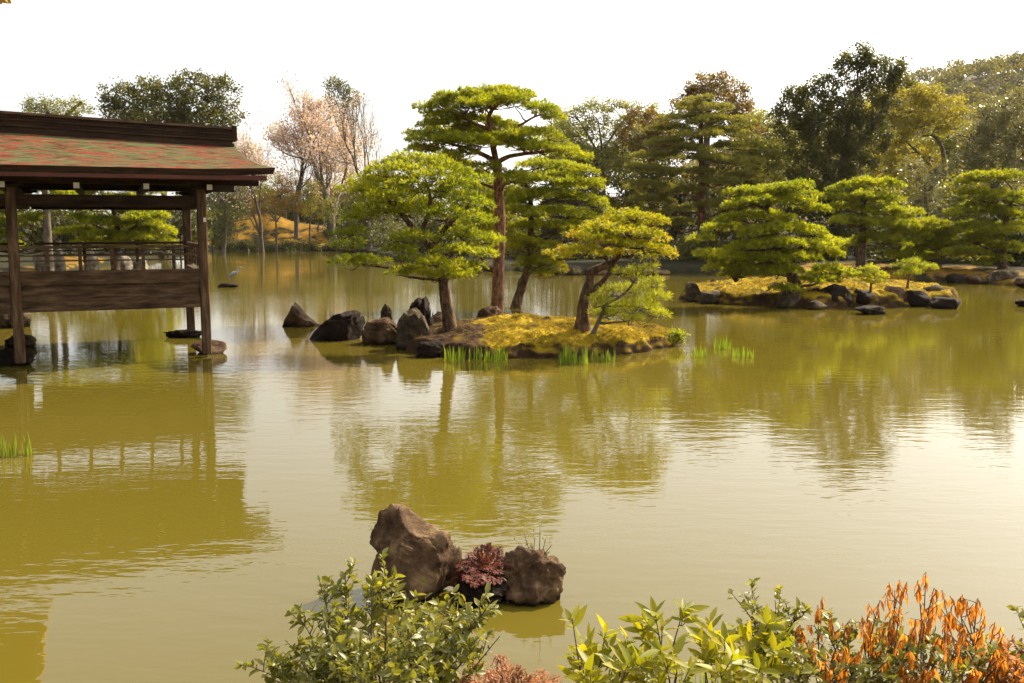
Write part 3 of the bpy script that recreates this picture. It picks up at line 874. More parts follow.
# cross beams with white painted ends
for a in (.14, -1.08, -2.36, -3.66, -4.95, -6.2):
    x = Boxes(); x.box(a - .05, a + .05, -.42, DEP + .42, 3.49 if abs(a + BAY) > .2 and a < 0 else 3.46, 3.618, .006); bo = x.obj("cross_beam", 'timber_dark', fp)
    e = Boxes(); e.box(a - .054, a + .054, -.432, -.418, 3.515, 3.625, .003); e.obj("end_cap", 'white_paint', bo)
e = Boxes(); e.box(1.182, 1.20, -.10, .10, 3.63, 3.83, .003); e.obj("end_cap", 'white_paint', fp)
# railing
for b in (-.02, DEP + .02):
    for (i0, i1) in ((-BAY, 0), (-2 * BAY, -BAY)):
        part_box("handrail", 'timber', fp, i0 + HW + .002, i1 - HW - .002, b - .04, b + .04, 2.33, 2.385)
        part_box("lower_rail", 'timber', fp, i0 + HW + .002, i1 - HW - .002, b - .018, b + .018, 2.17, 2.20)
        part_box("lower_rail", 'timber', fp, i0 + HW + .002, i1 - HW - .002, b - .018, b + .018, 2.07, 2.10)
        for q in range(1, 6):
            if b > 1 and q % 2: continue
            a = i0 + BAY * q / 6; part_box("railing_post", 'timber', fp, a - .035, a + .035, b - .025, b + .025, 1.887, 2.328)
part_box("handrail", 'timber', fp, -.04, .04, HW + .002, DEP - HW - .002, 2.33, 2.385)
for z in (2.07, 2.17): part_box("lower_rail", 'timber', fp, -.018, .018, HW + .002, DEP - HW - .002, z, z + .03)
for q in range(1, 6):
    b = DEP * q / 6; part_box("railing_post", 'timber', fp, -.025, .025, b - .035, b + .035, 1.887, 2.328)
# roof
def roof_sheet():
    RB = DEP / 2; EB = RB + 1.03
    def prof(t):     # t 0 ridge .. 1 eave : height of the top surface, concave
        return 4.86 - .98 * (t ** .82) + .03 * t ** 6
    na, nt = 60, 18; V = []; F = []
    def lay(off, inner):
        base = len(V)
        for side in (-1, 1):
            for it in range(nt + 1):
                t = it / nt
                aend = .97 + .42 * t ** 2.4 - (.04 if inner else 0)
                for ia in range(na + 1):
                    a = -9.5 + (aend + 9.5) * (ia / na)
                    lift = .05 * max(0, (a + .2) / 1.5) ** 2 * t
                    V.append((a, RB + side * EB * t * (1 - (.012 if inner else 0)), prof(t) - off + lift - .036 * (a + 4.3) * (1 - t) + (mnoise.noise((a * .8, t * 3, side)) * .012 if not inner else 0)))
        return base
    b0 = lay(0, False); b1 = lay(.13, True); st = na + 1; blk = (nt + 1) * st
    for sd_ in (0, 1):
        o = b0 + sd_ * blk; o2 = b1 + sd_ * blk
        for it in range(nt):
            for ia in range(na):
                q = [o + it * st + ia, o + it * st + ia + 1, o + (it + 1) * st + ia + 1, o + (it + 1) * st + ia]
                r = [o2 + it * st + ia, o2 + it * st + ia + 1, o2 + (it + 1) * st + ia + 1, o2 + (it + 1) * st + ia]
                F.append(q if sd_ else q[::-1]); F.append(r[::-1] if sd_ else r)
            for ia in (0, na):
                F.append([o + it * st + ia, o + (it + 1) * st + ia, o2 + (it + 1) * st + ia, o2 + it * st + ia])
        for ia in range(na):
            F.append([o + nt * st + ia, o + nt * st + ia + 1, o2 + nt * st + ia + 1, o2 + nt * st + ia])
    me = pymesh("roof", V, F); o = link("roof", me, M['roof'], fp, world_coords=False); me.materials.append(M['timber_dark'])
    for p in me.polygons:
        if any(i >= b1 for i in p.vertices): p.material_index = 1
    return o
rf = roof_sheet()
RB = DEP / 2
# ridge: dark stacked courses with a slightly rising end
def ridge():
    V = []; F = []
    def bar(z0, z1, hw, a1, name, mat, parent):
        V = []; F = []; n = 40
        for i in range(n + 1):
            a = -9.5 + (a1 + 9.5) * i / n; up = .02 * max(0, (a + 1.5) / 2.5) ** 2 - .036 * (a + 4.3) - .17
            for (y, z) in ((-hw, z0), (hw, z0), (hw * .96, z1), (-hw * .96, z1)): V.append((a, RB + y, z + up))
        for i in range(n):
            for j in range(4):
                k = i * 4; F.append([k + j, k + (j + 1) % 4, k + 4 + (j + 1) % 4, k + 4 + j])
        F.append([0, 1, 2, 3]); F.append([n * 4 + 3, n * 4 + 2, n * 4 + 1, n * 4])
        return link(name, pymesh(name, V, F), M[mat], parent, world_coords=False)
    r = bar(4.92, 5.0, .25, .93, "ridge", 'timber_dark', rf)
    for i in range(5): bar(5.002 + i * .062, 5.002 + i * .062 + .054, .20 + .012 * (i % 2), .90 + .02 * (i % 2), "ridge_course", 'timber_dark', rf)
    bar(5.314, 5.37, .23, .96, "ridge_cap", 'timber', rf)
    part_box("ridge_end", 'timber_dark', rf, .90, 1.01, RB - .24, RB + .24, 4.72, 5.06)
ridge()
# fascia boards and rafters under the eaves
for b0, b1 in ((-.99, -.93), (DEP + .93, DEP + .99)):
    part_box("fascia_board", 'timber_red', fp, -9.4, 1.22, b0, b1, 3.70, 3.80)
for sgn in (-1, 1):
    B = Boxes(); 
    V = []; F = []
    for a in np.arange(-9.3, 1.15, .24):
        k = len(V)
        ys = (RB + sgn * .1, RB + sgn * (RB + .95)); zs = (4.50, 3.74)
        for (y, z) in zip(ys, zs):
            for da in (-.03, .03):
                for dz in (-.07, 0): V.append((a + da, y, z + dz))
        F += [[k, k + 1, k + 3, k + 2], [k + 4, k + 6, k + 7, k + 5], [k, k + 4, k + 5, k + 1], [k + 2, k + 3, k + 7, k + 6], [k, k + 2, k + 6, k + 4], [k + 1, k + 5, k + 7, k + 3]]
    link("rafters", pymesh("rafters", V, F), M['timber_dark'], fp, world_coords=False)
# gable panel
link("gable_panel", pymesh("gable_panel", [(.70, RB - 2.2, 3.83), (.70, RB + 2.2, 3.83), (.70, RB, 4.4), (.66, RB - 2.2, 3.83), (.66, RB + 2.2, 3.83), (.66, RB, 4.4)],
     [(0, 1, 2), (5, 4, 3), (0, 3, 4, 1), (1, 4, 5, 2), (2, 5, 3, 0)]), M['timber_dark'], fp, world_coords=False)
part_box("paper_tag", 'white_paint', fp, .02, .07, -HW - .012, -HW - .002, 2.86, 2.95, bev=.002)

# ------------------------------------------------------------------ the golden pavilion (only an eave corner and its reflection show)
gp = empty("golden_pavilion", (-14.75, 29.1, 0), "gold covered pavilion at the left edge, only its eave corner and reflection showing", "pavilion", rz=ROT)
part_box("foundation", 'rock_grey', gp, -14, -1.9, -13.5, -1.9, -.5, .7, bev=.05)
part_box("ground_floor", 'plaster', gp, -13.2, -2.7, -12.7, -2.7, .702, 5.0)
part_box("balcony", 'timber', gp, -13.9, -1.9, -13.4, -1.9, 5.002, 5.2)
part_box("upper_wall", 'gold', gp, -12.9, -2.9, -12.4, -2.9, 5.202, 9.3)
for i in range(6):
    part_box("gold_post", 'gold', gp, -2.898, -2.72, -12.4 + i * 1.86, -12.2 + i * 1.86, 5.21, 9.55)
def hip(name, x0, x1, y0, y1, z0, ins, rise, thick, mat, par):
    V = []; F = []; n = 24
    def loop(t, dz):
        a = len(V); i_ = ins * t; xa, xb, ya, yb = x0 + i_, x1 - i_, y0 + i_, y1 - i_
        for (p, q) in (((xa, ya), (xb, ya)), ((xb, ya), (xb, yb)), ((xb, yb), (xa, yb)), ((xa, yb), (xa, ya))):
            for k in range(n):
                u = k / n; c = abs(2 * u - 1) ** 4
                V.append((p[0] + (q[0] - p[0]) * u, p[1] + (q[1] - p[1]) * u, z0 + rise * t ** 1.25 + .35 * c * (1 - t) + dz))
        return a
    T = [loop(t, 0) for t in np.linspace(0, 1, 8)]; B = [loop(t, -thick) for t in np.linspace(0, 1, 8)]
    N = 4 * n
    for L_ in (T, B):
        for a, b in zip(L_[:-1], L_[1:]):
            for k in range(N): F.append([a + k, a + (k + 1) % N, b + (k + 1) % N, b + k])
    for k in range(N): F.append([T[0] + k, B[0] + k, B[0] + (k + 1) % N, T[0] + (k + 1) % N]); F.append([T[-1] + k, T[-1] + (k + 1) % N, B[-1] + (k + 1) % N, B[-1] + k])
    return link(name, pymesh(name, V, F), M[mat], par, world_coords=False)
hip("lower_roof", -15.2, -.5, -14.6, -.5, 4.3, 2.3, .7, .12, 'roof', gp)
hip("upper_roof", -15.3, 0, -15.2, 0, 9.22, 4.6, 2.6, .14, 'gold', gp)
V = []; F = []
def bar6(p, q, w_, h_):
    k = len(V); p = np.array(p, float); q = np.array(q, float); d = unit(q - p); s_ = unit(np.cross(d, [0, 0, 1])) * w_ / 2
    for e in (p, q):
        V.extend([e - s_, e + s_, e + s_ + np.array([0, 0, -h_]), e - s_ + np.array([0, 0, -h_])])
    F.extend([[k, k + 3, k + 2, k + 1], [k + 4, k + 5, k + 6, k + 7]] + [[k + j, k + (j + 1) % 4, k + 4 + (j + 1) % 4, k + 4 + j] for j in range(4)])
for i in range(62):
    u = i / 61; c = abs(2 * u - 1) ** 4 * .35; y = -.08 - u * 15.0
    bar6((-.1, y, 9.04 + c), (-2.7, y, 9.62), .09, .12)
    bar6((y, -.1, 9.04 + c), (y, -2.7, 9.62), .09, .12)
link("eave_rafters", pymesh("eave_rafters", V, F), M['gold'], gp, world_coords=False)
part_box("top_floor", 'gold', gp, -10.4, -4.8, -10.3, -4.7, 11.9, 14.6)
hip("top_roof", -12.4, -2.8, -12.3, -2.7, 14.5, 4.7, 3.0, .14, 'roof', gp)

# ------------------------------------------------------------------ pines of the near island
I1 = "pine trees on the island"
def zI(isl, px, py):
    p = isl.at(px, py); return p

def moss_tufts(isl, n, L, seed, label):
    rg = np.random.RandomState(seed); P = []
    lo, hi = isl.P.min(0), isl.P.max(0)
    while len(P) < n:
        x, y = rg.uniform(lo[0], hi[0]), rg.uniform(lo[1], hi[1]); z = isl.h(x, y)
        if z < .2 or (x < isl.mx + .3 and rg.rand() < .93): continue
        if mnoise.noise((x * 1.7, y * 1.7, 2)) + rg.normal(0, .25) < -.1: continue
        P.append((x, y, z - .004))
    P = np.array(P); A = np.tile([0, 0, 1.0], (n, 1)) + rg.normal(0, .2, (n, 3))
    V, F = needle_tufts(P, A, 5, L, L * .3, .6, rg)
    tag(link('moss_tufts', fastmesh('moss_tufts', V, F), M['moss_tuft']), label, 'moss', kind='stuff')
moss_tufts(isl1, 16000, .035, 1, 'short golden moss tufts covering the near island')
moss_tufts(isl2, 9000, .055, 2, 'short golden moss tufts covering the far island')
pA = isl1.at(496, 320)
YA = pA[1]
make_pine("tall straight pine on the island with a red trunk and flat topped crown", YA,
    [([(496, 320), (498, 290), (499, 255), (500, 225), (499, 200), (498, 178), (496, 160)], .195, .13),
     ([(496, 162), (493, 145), (491, 128), (489, 116), (496, 106), (508, 99)], .10, .035),
     ([(496, 162), (484, 155), (470, 149), (455, 145), (440, 141)], .085, .03),
     ([(497, 163), (508, 157), (524, 154), (543, 152), (562, 150)], .08, .03),
     ([(491, 130), (478, 125), (465, 119), (450, 112), (438, 107)], .06, .02),
     ([(490, 133), (508, 130), (522, 124), (534, 117), (548, 113)], .055, .02)],
    [(470, 98, 32, 8, -.1), (500, 95, 34, 8, .4), (452, 103, 28, 9, .2), (485, 104, 36, 8, -.6), (515, 103, 24, 8, .1), (432, 108, 15, 6, 0), (440, 116, 22, 8, .5), (545, 112, 17, 8, -.1), (535, 108, 16, 7, .6), (552, 120, 9, 4, 0),
     (426, 126, 14, 7, .3), (448, 128, 26, 9, .9), (418, 136, 12, 6, .2), (440, 140, 30, 9, -.5), (475, 134, 28, 8, .8), (462, 120, 24, 8, .4), (488, 122, 22, 8, .8), (505, 128, 24, 8, .6), (495, 138, 26, 8, -.7), (520, 138, 26, 8, .5), (548, 136, 18, 6, .1), (470, 141, 26, 7, -.9),
     (432, 152, 24, 7, .6), (455, 157, 25, 7, -.4), (540, 150, 24, 7, -.2), (566, 152, 18, 7, 0), (525, 146, 26, 6, .9), (575, 158, 12, 4, .3),
     (512, 178, 18, 8, -.5), (476, 176, 16, 7, .7), (462, 168, 20, 7, .9), (444, 163, 18, 7, .4), (486, 168, 16, 6, -.4)],
    11, 'pine_lit', 'bark_red', group=I1, base_z=pA[2], puff=.33, dens=1.15)

pB = isl1.at(514, 311)
make_pine("leaning dark trunked pine on the island behind the tall straight one", pB[1],
    [([(514, 311), (519, 296), (525, 278), (529, 262), (530, 245), (531, 225), (531, 205), (527, 188), (521, 168)], .17, .05),
     ([(530, 215), (545, 203), (560, 198), (578, 196)], .06, .02), ([(529, 255), (520, 250), (512, 246)], .03, .015)],
    [(535, 165, 22, 8, 0), (560, 168, 24, 9, .2), (580, 172, 18, 8, 0), (520, 178, 20, 8, .5), (548, 180, 28, 9, -.4), (575, 186, 26, 8, .1), (595, 184, 12, 6, .2), (520, 196, 22, 8, .6), (552, 196, 30, 9, -.2),
     (585, 200, 24, 8, .2), (600, 208, 12, 6, 0), (530, 212, 28, 9, -.6), (565, 214, 30, 9, .3), (592, 222, 20, 7, .1), (520, 226, 20, 8, .5), (550, 228, 28, 8, -.5), (582, 236, 20, 7, .4), (515, 240, 18, 8, .3), (500, 196, 18, 8, .9), (484, 204, 18, 8, .7), (498, 214, 20, 8, 1.0), (478, 190, 16, 7, .8), (492, 232, 18, 8, .8), (508, 186, 16, 7, .9), (472, 204, 18, 8, .9), (478, 224, 18, 8, 1.0), (486, 248, 16, 7, .8), (512, 204, 18, 8, -.3), (505, 222, 14, 7, .9), (466, 178, 16, 7, 1.1)],
    12, 'pine_lit', 'bark', group=I1, base_z=pB[2], puff=.34, dens=1.1)
make_pine_low = make_pine("low yellow green pine spray hanging at the foot of the leaning pine", pB[1] - .5,
    [([(521, 300), (518, 285), (524, 275), (532, 265)], .035, .02)],
    [(530, 243, 26, 8, -.3), (552, 250, 22, 8, 0), (518, 250, 16, 8, .2), (545, 262, 22, 7, -.2), (528, 266, 16, 7, .2), (565, 255, 14, 6, .1), (540, 274, 14, 6, 0), (555, 268, 12, 6, 0)],
    18, 'pine_yellow', 'bark', group=I1, base_z=pB[2] + .02, puff=.32, dens=.9)

pC = isl1.at(450, 331)
make_pine("spreading pine with a forked trunk on the left end of the island", pC[1] + .2,
    [([(451, 331), (449, 318), (446, 300), (444, 284), (441, 268), (436, 255), (430, 245)], .15, .10),
     ([(432, 248), (420, 235), (408, 222), (398, 210), (388, 200)], .09, .04),
     ([(433, 248), (440, 236), (448, 225), (458, 216), (470, 205)], .08, .035),
     ([(440, 262), (425, 262), (410, 266), (392, 268), (372, 266)], .05, .02),
     ([(438, 258), (452, 252), (466, 250), (480, 248)], .05, .02),
     ([(420, 236), (428, 215), (430, 195), (424, 176)], .06, .02)],
    [(415, 162, 28, 8, 0.5), (440, 170, 24, 8, 0.2), (396, 172, 26, 9, 0), (460, 178, 26, 8, 0.4), (380, 184, 26, 9, 0.3), (415, 182, 30, 9, -0.3), (448, 188, 26, 8, -0.2), (362, 193, 20, 8, 0.1), (395, 197, 30, 9, -0.3), (430, 200, 30, 9, 0.6), (465, 204, 24, 8, -0.2), (372, 208, 24, 8, 0.4), (408, 212, 28, 8, 0.2), (445, 216, 28, 9, -0.5), (360, 218, 18, 7, 0.1), (475, 224, 20, 8, 0.4), (352, 232, 16, 7, -0.2), (462, 236, 22, 8, -0.1), (410, 240, 22, 7, -0.9), (350, 246, 18, 8, 0), (398, 252, 22, 7, -0.7), (486, 240, 14, 7, 0.3), (452, 252, 16, 7, -0.8), (480, 254, 20, 8, -0.3), (362, 262, 24, 6, 0.1), (424, 262, 18, 7, -1), (448, 266, 18, 7, -0.9), (408, 274, 22, 6, -0.3), (440, 276, 18, 5, -0.9), (470, 268, 18, 6, -0.2), (455, 277, 15, 5, -0.9)],
    13, 'pine_lit', 'bark', group=I1, base_z=pC[2], puff=.33, dens=.95)
# second short trunk beside it
pC2 = isl1.at(452, 332)

pD = isl1.at(583, 328)
make_pine("small twisted pine with yellowing needles on the right of the island", pD[1],
    [([(583, 328), (583, 318), (584, 305), (586, 294), (590, 282), (592, 272), (600, 268), (610, 264), (618, 257), (622, 247), (628, 236)], .15, .045),
     ([(587, 292), (595, 288), (603, 281), (610, 272), (616, 262)], .075, .04), ([(608, 266), (606, 256), (600, 248), (594, 243)], .05, .02)],
    [(636, 218, 26, 6, -0.25), (616, 222, 18, 6, -0.05), (655, 224, 16, 5, -0.45), (598, 230, 20, 6, -0.55), (626, 232, 26, 7, -0.85), (650, 236, 20, 6, -0.25), (585, 240, 16, 6, -0.25), (610, 242, 22, 6, -0.85), (640, 246, 24, 6, -0.35), (575, 252, 24, 6, -0.65), (600, 254, 18, 6, -0.15), (558, 257, 14, 5, -0.35), (658, 250, 14, 5, -0.45), (668, 256, 10, 4, -0.25), (630, 254, 18, 5, -0.05)],
    14, 'pine_yellow', 'bark', group=I1, base_z=pD[2], puff=.22, dens=.85, nL=.09)

pE = isl1.at(591, 333)
make_pine("thin leaning pine sapling with loose sprays at the right end of the island", pE[1] - .1,
    [([(591, 333), (597, 325), (602, 314), (607, 304), (618, 298), (628, 290), (636, 279), (645, 268)], .045, .018),
     ([(606, 306), (620, 306), (636, 307), (650, 310)], .02, .01)],
    [(645, 270, 14, 6, .1), (630, 276, 13, 6, -.1), (652, 284, 12, 6, .1), (634, 290, 16, 7, .2), (652, 298, 14, 7, 0), (612, 293, 10, 6, .1), (640, 306, 18, 7, -.2), (618, 309, 16, 7, .2), (602, 303, 11, 7, -.2), (655, 314, 10, 5, .1), (628, 319, 14, 5, 0), (606, 315, 9, 5, .1)],
    15, 'pine_lit', 'bark_grey', group=I1, base_z=pE[2], puff=.24, dens=1.0, nL=.15, loose=.45, nw=.013)

# ------------------------------------------------------------------ pines of the far island
I2 = "pine trees on the far island"
pF = isl2.at(797, 291)
make_pine("broad low pine spreading over the rocks of the far island", pF[1],
    [([(797, 291), (794, 280), (788, 268), (781, 255), (776, 240), (770, 225), (766, 212), (770, 202), (778, 193)], .22, .06),
     ([(737, 281), (733, 275), (726, 268)], .1, .06), ([(768, 210), (758, 206), (748, 202)], .07, .03), ([(782, 256), (800, 248), (815, 243)], .08, .03), ([(779, 250), (755, 250), (730, 252)], .08, .03)],
    [(785, 189, 22, 6, 0), (762, 193, 24, 6, 0.2), (738, 193, 15, 5, 0), (808, 195, 12, 4, 0.2), (750, 203, 22, 6, -0.4), (790, 201, 18, 6, -0.4), (803, 208, 14, 5, 0.1), (818, 210, 8, 4, 0), (742, 218, 22, 7, -0.3), (768, 216, 18, 6, 0.6), (785, 220, 14, 5, -0.6), (718, 229, 18, 6, 0.2), (765, 232, 22, 7, -0.8), (792, 230, 22, 7, 0.1), (812, 233, 18, 6, 0.2), (704, 240, 16, 6, 0.1), (752, 246, 22, 7, -0.7), (780, 244, 24, 7, -0.9), (806, 246, 24, 7, -0.2), (828, 244, 14, 5, 0.2), (712, 257, 20, 6, 0), (738, 258, 20, 6, -0.5), (765, 260, 24, 7, -0.9), (793, 258, 22, 7, -0.6), (836, 256, 9, 4, 0.2), (722, 268, 18, 5, -0.1), (748, 270, 22, 6, -0.5), (778, 272, 22, 6, -0.9), (828, 271, 18, 5, 0), (842, 275, 10, 4, 0.1), (735, 276, 14, 4, -0.2), (820, 280, 20, 5, -0.3), (785, 290, 10, 4, -1.0)],
    21, 'pine_lit', 'bark', group=I2, base_z=pF[2], puff=.34, dens=.9, k=9, nw=.03, nL=.15)
pI = isl2.at(870, 292)
make_pine("little round pine bush on the far island beside the broad pine", pI[1], [([(870, 293), (871, 286), (870, 278)], .04, .02)],
    [(868, 270, 9, 4, 0), (877, 275, 8, 3, -.2), (861, 277, 9, 3, .1), (872, 282, 11, 4, -.2)], 22, 'pine_lit', 'bark', group=I2, base_z=pI[2], puff=.28, nw=.02)
pI = isl2.at(907, 289)
make_pine("little flat topped pine near the right end of the far island", pI[1], [([(907, 290), (908, 282), (910, 272)], .05, .02)],
    [(912, 263, 10, 4, 0), (901, 267, 9, 3, .1), (923, 268, 9, 3, 0), (909, 273, 13, 4, -.2)], 23, 'pine_lit', 'bark', group=I2, base_z=pI[2], puff=.28, nw=.02)

def bank_pine(label, Y, trunks, pads, seed, mat='pine_far', **k):
    p = W(trunks[0][0][0][0], 260, Y)
    z = ground(p[0], p[1]); return make_pine(label, Y, trunks, pads, seed, mat, group="pine trees along the far bank", base_z=z, **k)
KW = dict(puff=.5, dens=.75, k=8, nw=.04, nL=.20)
bank_pine("upright pine with a bare straight trunk on the bank behind the far island", 49.5,
    [([(861, 272), (861, 250), (862, 230), (864, 212), (862, 195)], .28, .1), ([(862, 206), (870, 196), (880, 190)], .09, .04), ([(863, 208), (852, 202), (845, 198)], .08, .03)],
    [(860, 184, 18, 5, 0), (878, 184, 18, 5, 0.5), (842, 189, 16, 5, 0.2), (835, 198, 14, 5, 0), (856, 198, 14, 4, -0.8), (880, 200, 20, 6, 0), (845, 208, 18, 5, 0.3), (885, 212, 24, 6, -0.4), (908, 216, 14, 5, 0.2), (850, 222, 16, 5, -0.8), (882, 225, 24, 6, -0.6), (905, 229, 18, 5, 0.3), (880, 240, 22, 6, -0.5), (902, 243, 16, 5, 0.2), (845, 244, 14, 5, 0.5), (900, 256, 14, 5, 0.3), (830, 250, 10, 4, 0.5)], 31, 'pine_lit', **KW)
bank_pine("shorter layered pine on the bank between the two upright pines", 50.5,
    [([(938, 276), (938, 262), (937, 250), (932, 238)], .16, .08)],
    [(925, 224, 20, 5, 0), (940, 232, 20, 5, .3), (922, 236, 20, 5, -.3), (945, 243, 18, 5, 0), (925, 247, 18, 5, .2), (950, 252, 20, 4, -.3), (928, 258, 16, 4, .3), (908, 238, 12, 4, .1)], 32, **KW)
bank_pine("wide layered pine at the right edge of the bank", 49,
    [([(1003, 276), (1002, 258), (1004, 240), (1006, 222), (1010, 205), (1015, 192)], .2, .1), ([(1004, 212), (990, 204), (975, 198)], .08, .04)],
    [(985, 178, 20, 5, 0), (1005, 178, 16, 5, 0.3), (968, 183, 14, 4, 0.2), (975, 195, 18, 5, 0.2), (1000, 198, 22, 5, -0.4), (1022, 202, 16, 5, 0), (985, 208, 20, 5, 0.3), (1010, 214, 22, 5, -0.3), (962, 214, 18, 5, 0.1), (1018, 226, 18, 5, 0.2), (968, 228, 20, 5, 0.2), (995, 233, 22, 5, -0.3), (975, 241, 22, 5, 0.1), (1002, 248, 20, 5, 0.1), (970, 254, 22, 4, -0.2), (992, 262, 16, 4, 0)], 33, **KW)
bank_pine("wide pine behind the pavilion railing seen under its roof", 50,
    [([(113, 262), (115, 250), (118, 236), (116, 222), (112, 208)], .18, .08), ([(118, 240), (132, 228), (145, 220)], .07, .03), ([(117, 238), (100, 228), (88, 222)], .07, .03)],
    [(110, 186, 34, 6, 0), (140, 192, 20, 6, .2), (85, 194, 18, 6, .1), (120, 200, 28, 6, -.4), (150, 205, 18, 6, .3), (92, 208, 20, 6, 0), (128, 212, 28, 7, -.6), (158, 216, 14, 6, .1), (78, 218, 14, 5, .2), (100, 222, 22, 6, -.4), (135, 225, 26, 7, -.2), (155, 230, 16, 6, .3), (80, 232, 16, 6, .1), (108, 235, 22, 6, -.5), (140, 238, 24, 6, 0), (88, 243, 14, 5, 0), (120, 246, 20, 5, -.3), (148, 247, 12, 4, .2)], 34, 'pine_lit', **KW)
bank_pine("yellow green pine at the left edge behind the pavilion post", 46,
    [([(48, 262), (48, 245), (47, 225), (46, 205), (44, 188)], .22, .12), ([(46, 205), (30, 202), (12, 205)], .1, .04)],
    [(8, 195, 18, 6, 0), (28, 190, 18, 6, .3), (5, 208, 16, 6, .1), (26, 206, 16, 6, -.3), (35, 217, 10, 4, .2), (8, 222, 16, 6, 0), (28, 222, 12, 4, .2), (2, 236, 14, 6, .3), (12, 246, 10, 4, 0), (45, 186, 26, 6, 0), (65, 195, 14, 5, .5), (-15, 215, 20, 7, 0), (-15, 235, 18, 7, 0)], 35, 'pine_lit', bark='bark_grey', **KW)

# ------------------------------------------------------------------ trees on the far banks
FT = "trees on the far bank"
bl = make_broadleaf
# far left shore
bl("big dark evergreen rising over the middle of the pavilion roof", 84, [[(165, 240), (164, 180), (166, 130), (170, 105)], [(166, 135), (140, 110), (122, 98)], [(168, 130), (200, 110), (215, 95)]],
   [(118, 94, 17, 12), (145, 90, 20, 12), (170, 90, 20, 12), (195, 84, 22, 11), (218, 88, 18, 12), (112, 108, 12, 9), (135, 108, 22, 12), (165, 108, 24, 12), (195, 106, 22, 13), (222, 104, 16, 11), (234, 118, 9, 8), (150, 122, 40, 12), (200, 122, 34, 10), (165, 140, 50, 14)], 41, 'dark_leaf', .38, 1.4, group=FT, r0=.3, cl=.3)
bl("thin crowned tree rising over the left of the pavilion roof", 84, [[(55, 240), (55, 170), (52, 125), (45, 105)], [(52, 130), (70, 112), (82, 102)]],
   [(38, 101, 12, 6), (52, 104, 12, 6), (28, 108, 8, 6), (45, 113, 20, 7), (72, 102, 12, 4), (85, 109, 10, 5), (68, 114, 14, 5), (60, 135, 40, 14)], 42, 'olive_leaf', .28, .65, group=FT, r0=.35)
make_twiggy("tall pink blossoming cherry on the far shore left of the island", 104, 333, 82, 62, 43, 'bark_grey', 'blossom', 14000, .26, .42, 6, "cherry_tree", "cherry tree", FT, lean=-.05, part="blossom", fgap=-.12, foff=.38, zmin=.34)
make_twiggy("leafless tree with a wide fan of bare twigs right of the cherry", 100, 372, 84, 36, 44, 'bark_grey', 'blossom', 2200, .22, .32, 6, "bare_tree", "bare tree", FT, part="blossom", foff=.4, zmin=.4)
make_twiggy("pale bare tree with faint pink buds just right of the pavilion roof", 96, 262, 128, 30, 45, 'bark_grey', 'blossom', 3200, .24, .22, 6, "bare_tree", "bare tree", FT, part="blossom", foff=.4, zmin=.3)
make_twiggy("bare tree with pink buds between the pavilion roof and the cherry", 110, 296, 100, 34, 46, 'bark_grey', 'blossom', 5000, .27, .3, 6, "bare_tree", "bare tree", FT, part="blossom", foff=.45, zmin=.3)
bl("dark evergreen whose top shows behind the pink cherry", 116, [[(345, 240), (346, 180), (343, 110)]],
   [(340, 90, 15, 9), (332, 84, 8, 6), (350, 98, 12, 9), (338, 104, 16, 10), (345, 120, 10, 9), (348, 150, 12, 14)], 47, 'dark_leaf', .36, .9, group=FT, r0=.4)
bl("small brownish maple on the orange moss mound", 101, [[(276, 240), (276, 225), (274, 205)], [(276, 222), (264, 205)], [(276, 222), (288, 206)]],
   [(262, 200, 14, 7), (280, 196, 16, 8), (292, 205, 12, 7), (270, 212, 16, 7), (284, 186, 12, 6), (254, 210, 8, 5)], 48, 'maple_leaf', .24, .5, group=FT, r0=.13, name="maple_tree", cat="maple")
bl("small yellow green tree on the orange moss mound", 102, [[(309, 240), (310, 222), (311, 200)], [(310, 222), (298, 205)], [(310, 222), (320, 208)]],
   [(308, 195, 13, 7), (320, 203, 11, 6), (300, 206, 12, 6), (312, 213, 12, 5), (314, 185, 8, 6)], 49, 'gold_leaf', .22, .45, group=FT, r0=.12, name="maple_tree", cat="maple")
bl("slender bush tree at the foot of the dark trunks on the far shore", 102, [[(332, 240), (333, 222), (330, 200)]],
   [(330, 205, 9, 8), (336, 218, 8, 6), (326, 215, 7, 6)], 50, 'olive_leaf', .22, .4, group=FT, r0=.1)
bl("dark spreading tree on the shore just right of the pavilion", 92, [[(222, 245), (226, 220), (222, 200)]],
   [(222, 200, 14, 10), (238, 208, 12, 9), (212, 215, 14, 12), (232, 222, 12, 9), (218, 236, 14, 8), (240, 192, 10, 7)], 51, 'dark_leaf', .28, .55, group=FT, r0=.2)
bl("dark evergreen tree on the shore behind the left pine of the island", 92, [[(368, 245), (366, 215), (365, 190)]],
   [(365, 195, 18, 14), (352, 215, 14, 16), (378, 215, 18, 18), (350, 236, 18, 10), (372, 236, 20, 10)], 52, 'dark_leaf', .3, .8, group=FT, r0=.3)
bl("golden tinted tree standing between the cherry and the bare tree", 112, [[(352, 240), (352, 200), (352, 180)]],
   [(340, 172, 14, 10), (356, 182, 14, 12), (344, 195, 14, 10), (330, 188, 12, 8)], 53, 'gold_leaf', .3, .5, group=FT, r0=.25)
bl("loose olive tree on the far shore between the pavilion and the moss mound", 122, [[(240, 240), (240, 200), (238, 180)]],
   [(232, 178, 16, 9), (250, 184, 16, 9), (224, 192, 14, 9), (244, 200, 18, 9), (262, 194, 12, 8), (270, 178, 10, 7)], 54, 'olive_leaf', .34, .8, group=FT, r0=.2)
bl("loose dark tree beyond the moss mound under the cherry", 128, [[(312, 240), (312, 205), (312, 188)]],
   [(300, 190, 16, 9), (318, 184, 14, 9), (330, 196, 14, 9), (306, 204, 18, 8), (286, 198, 12, 8)], 55, 'dark_leaf', .36, .8, group=FT, r0=.2)
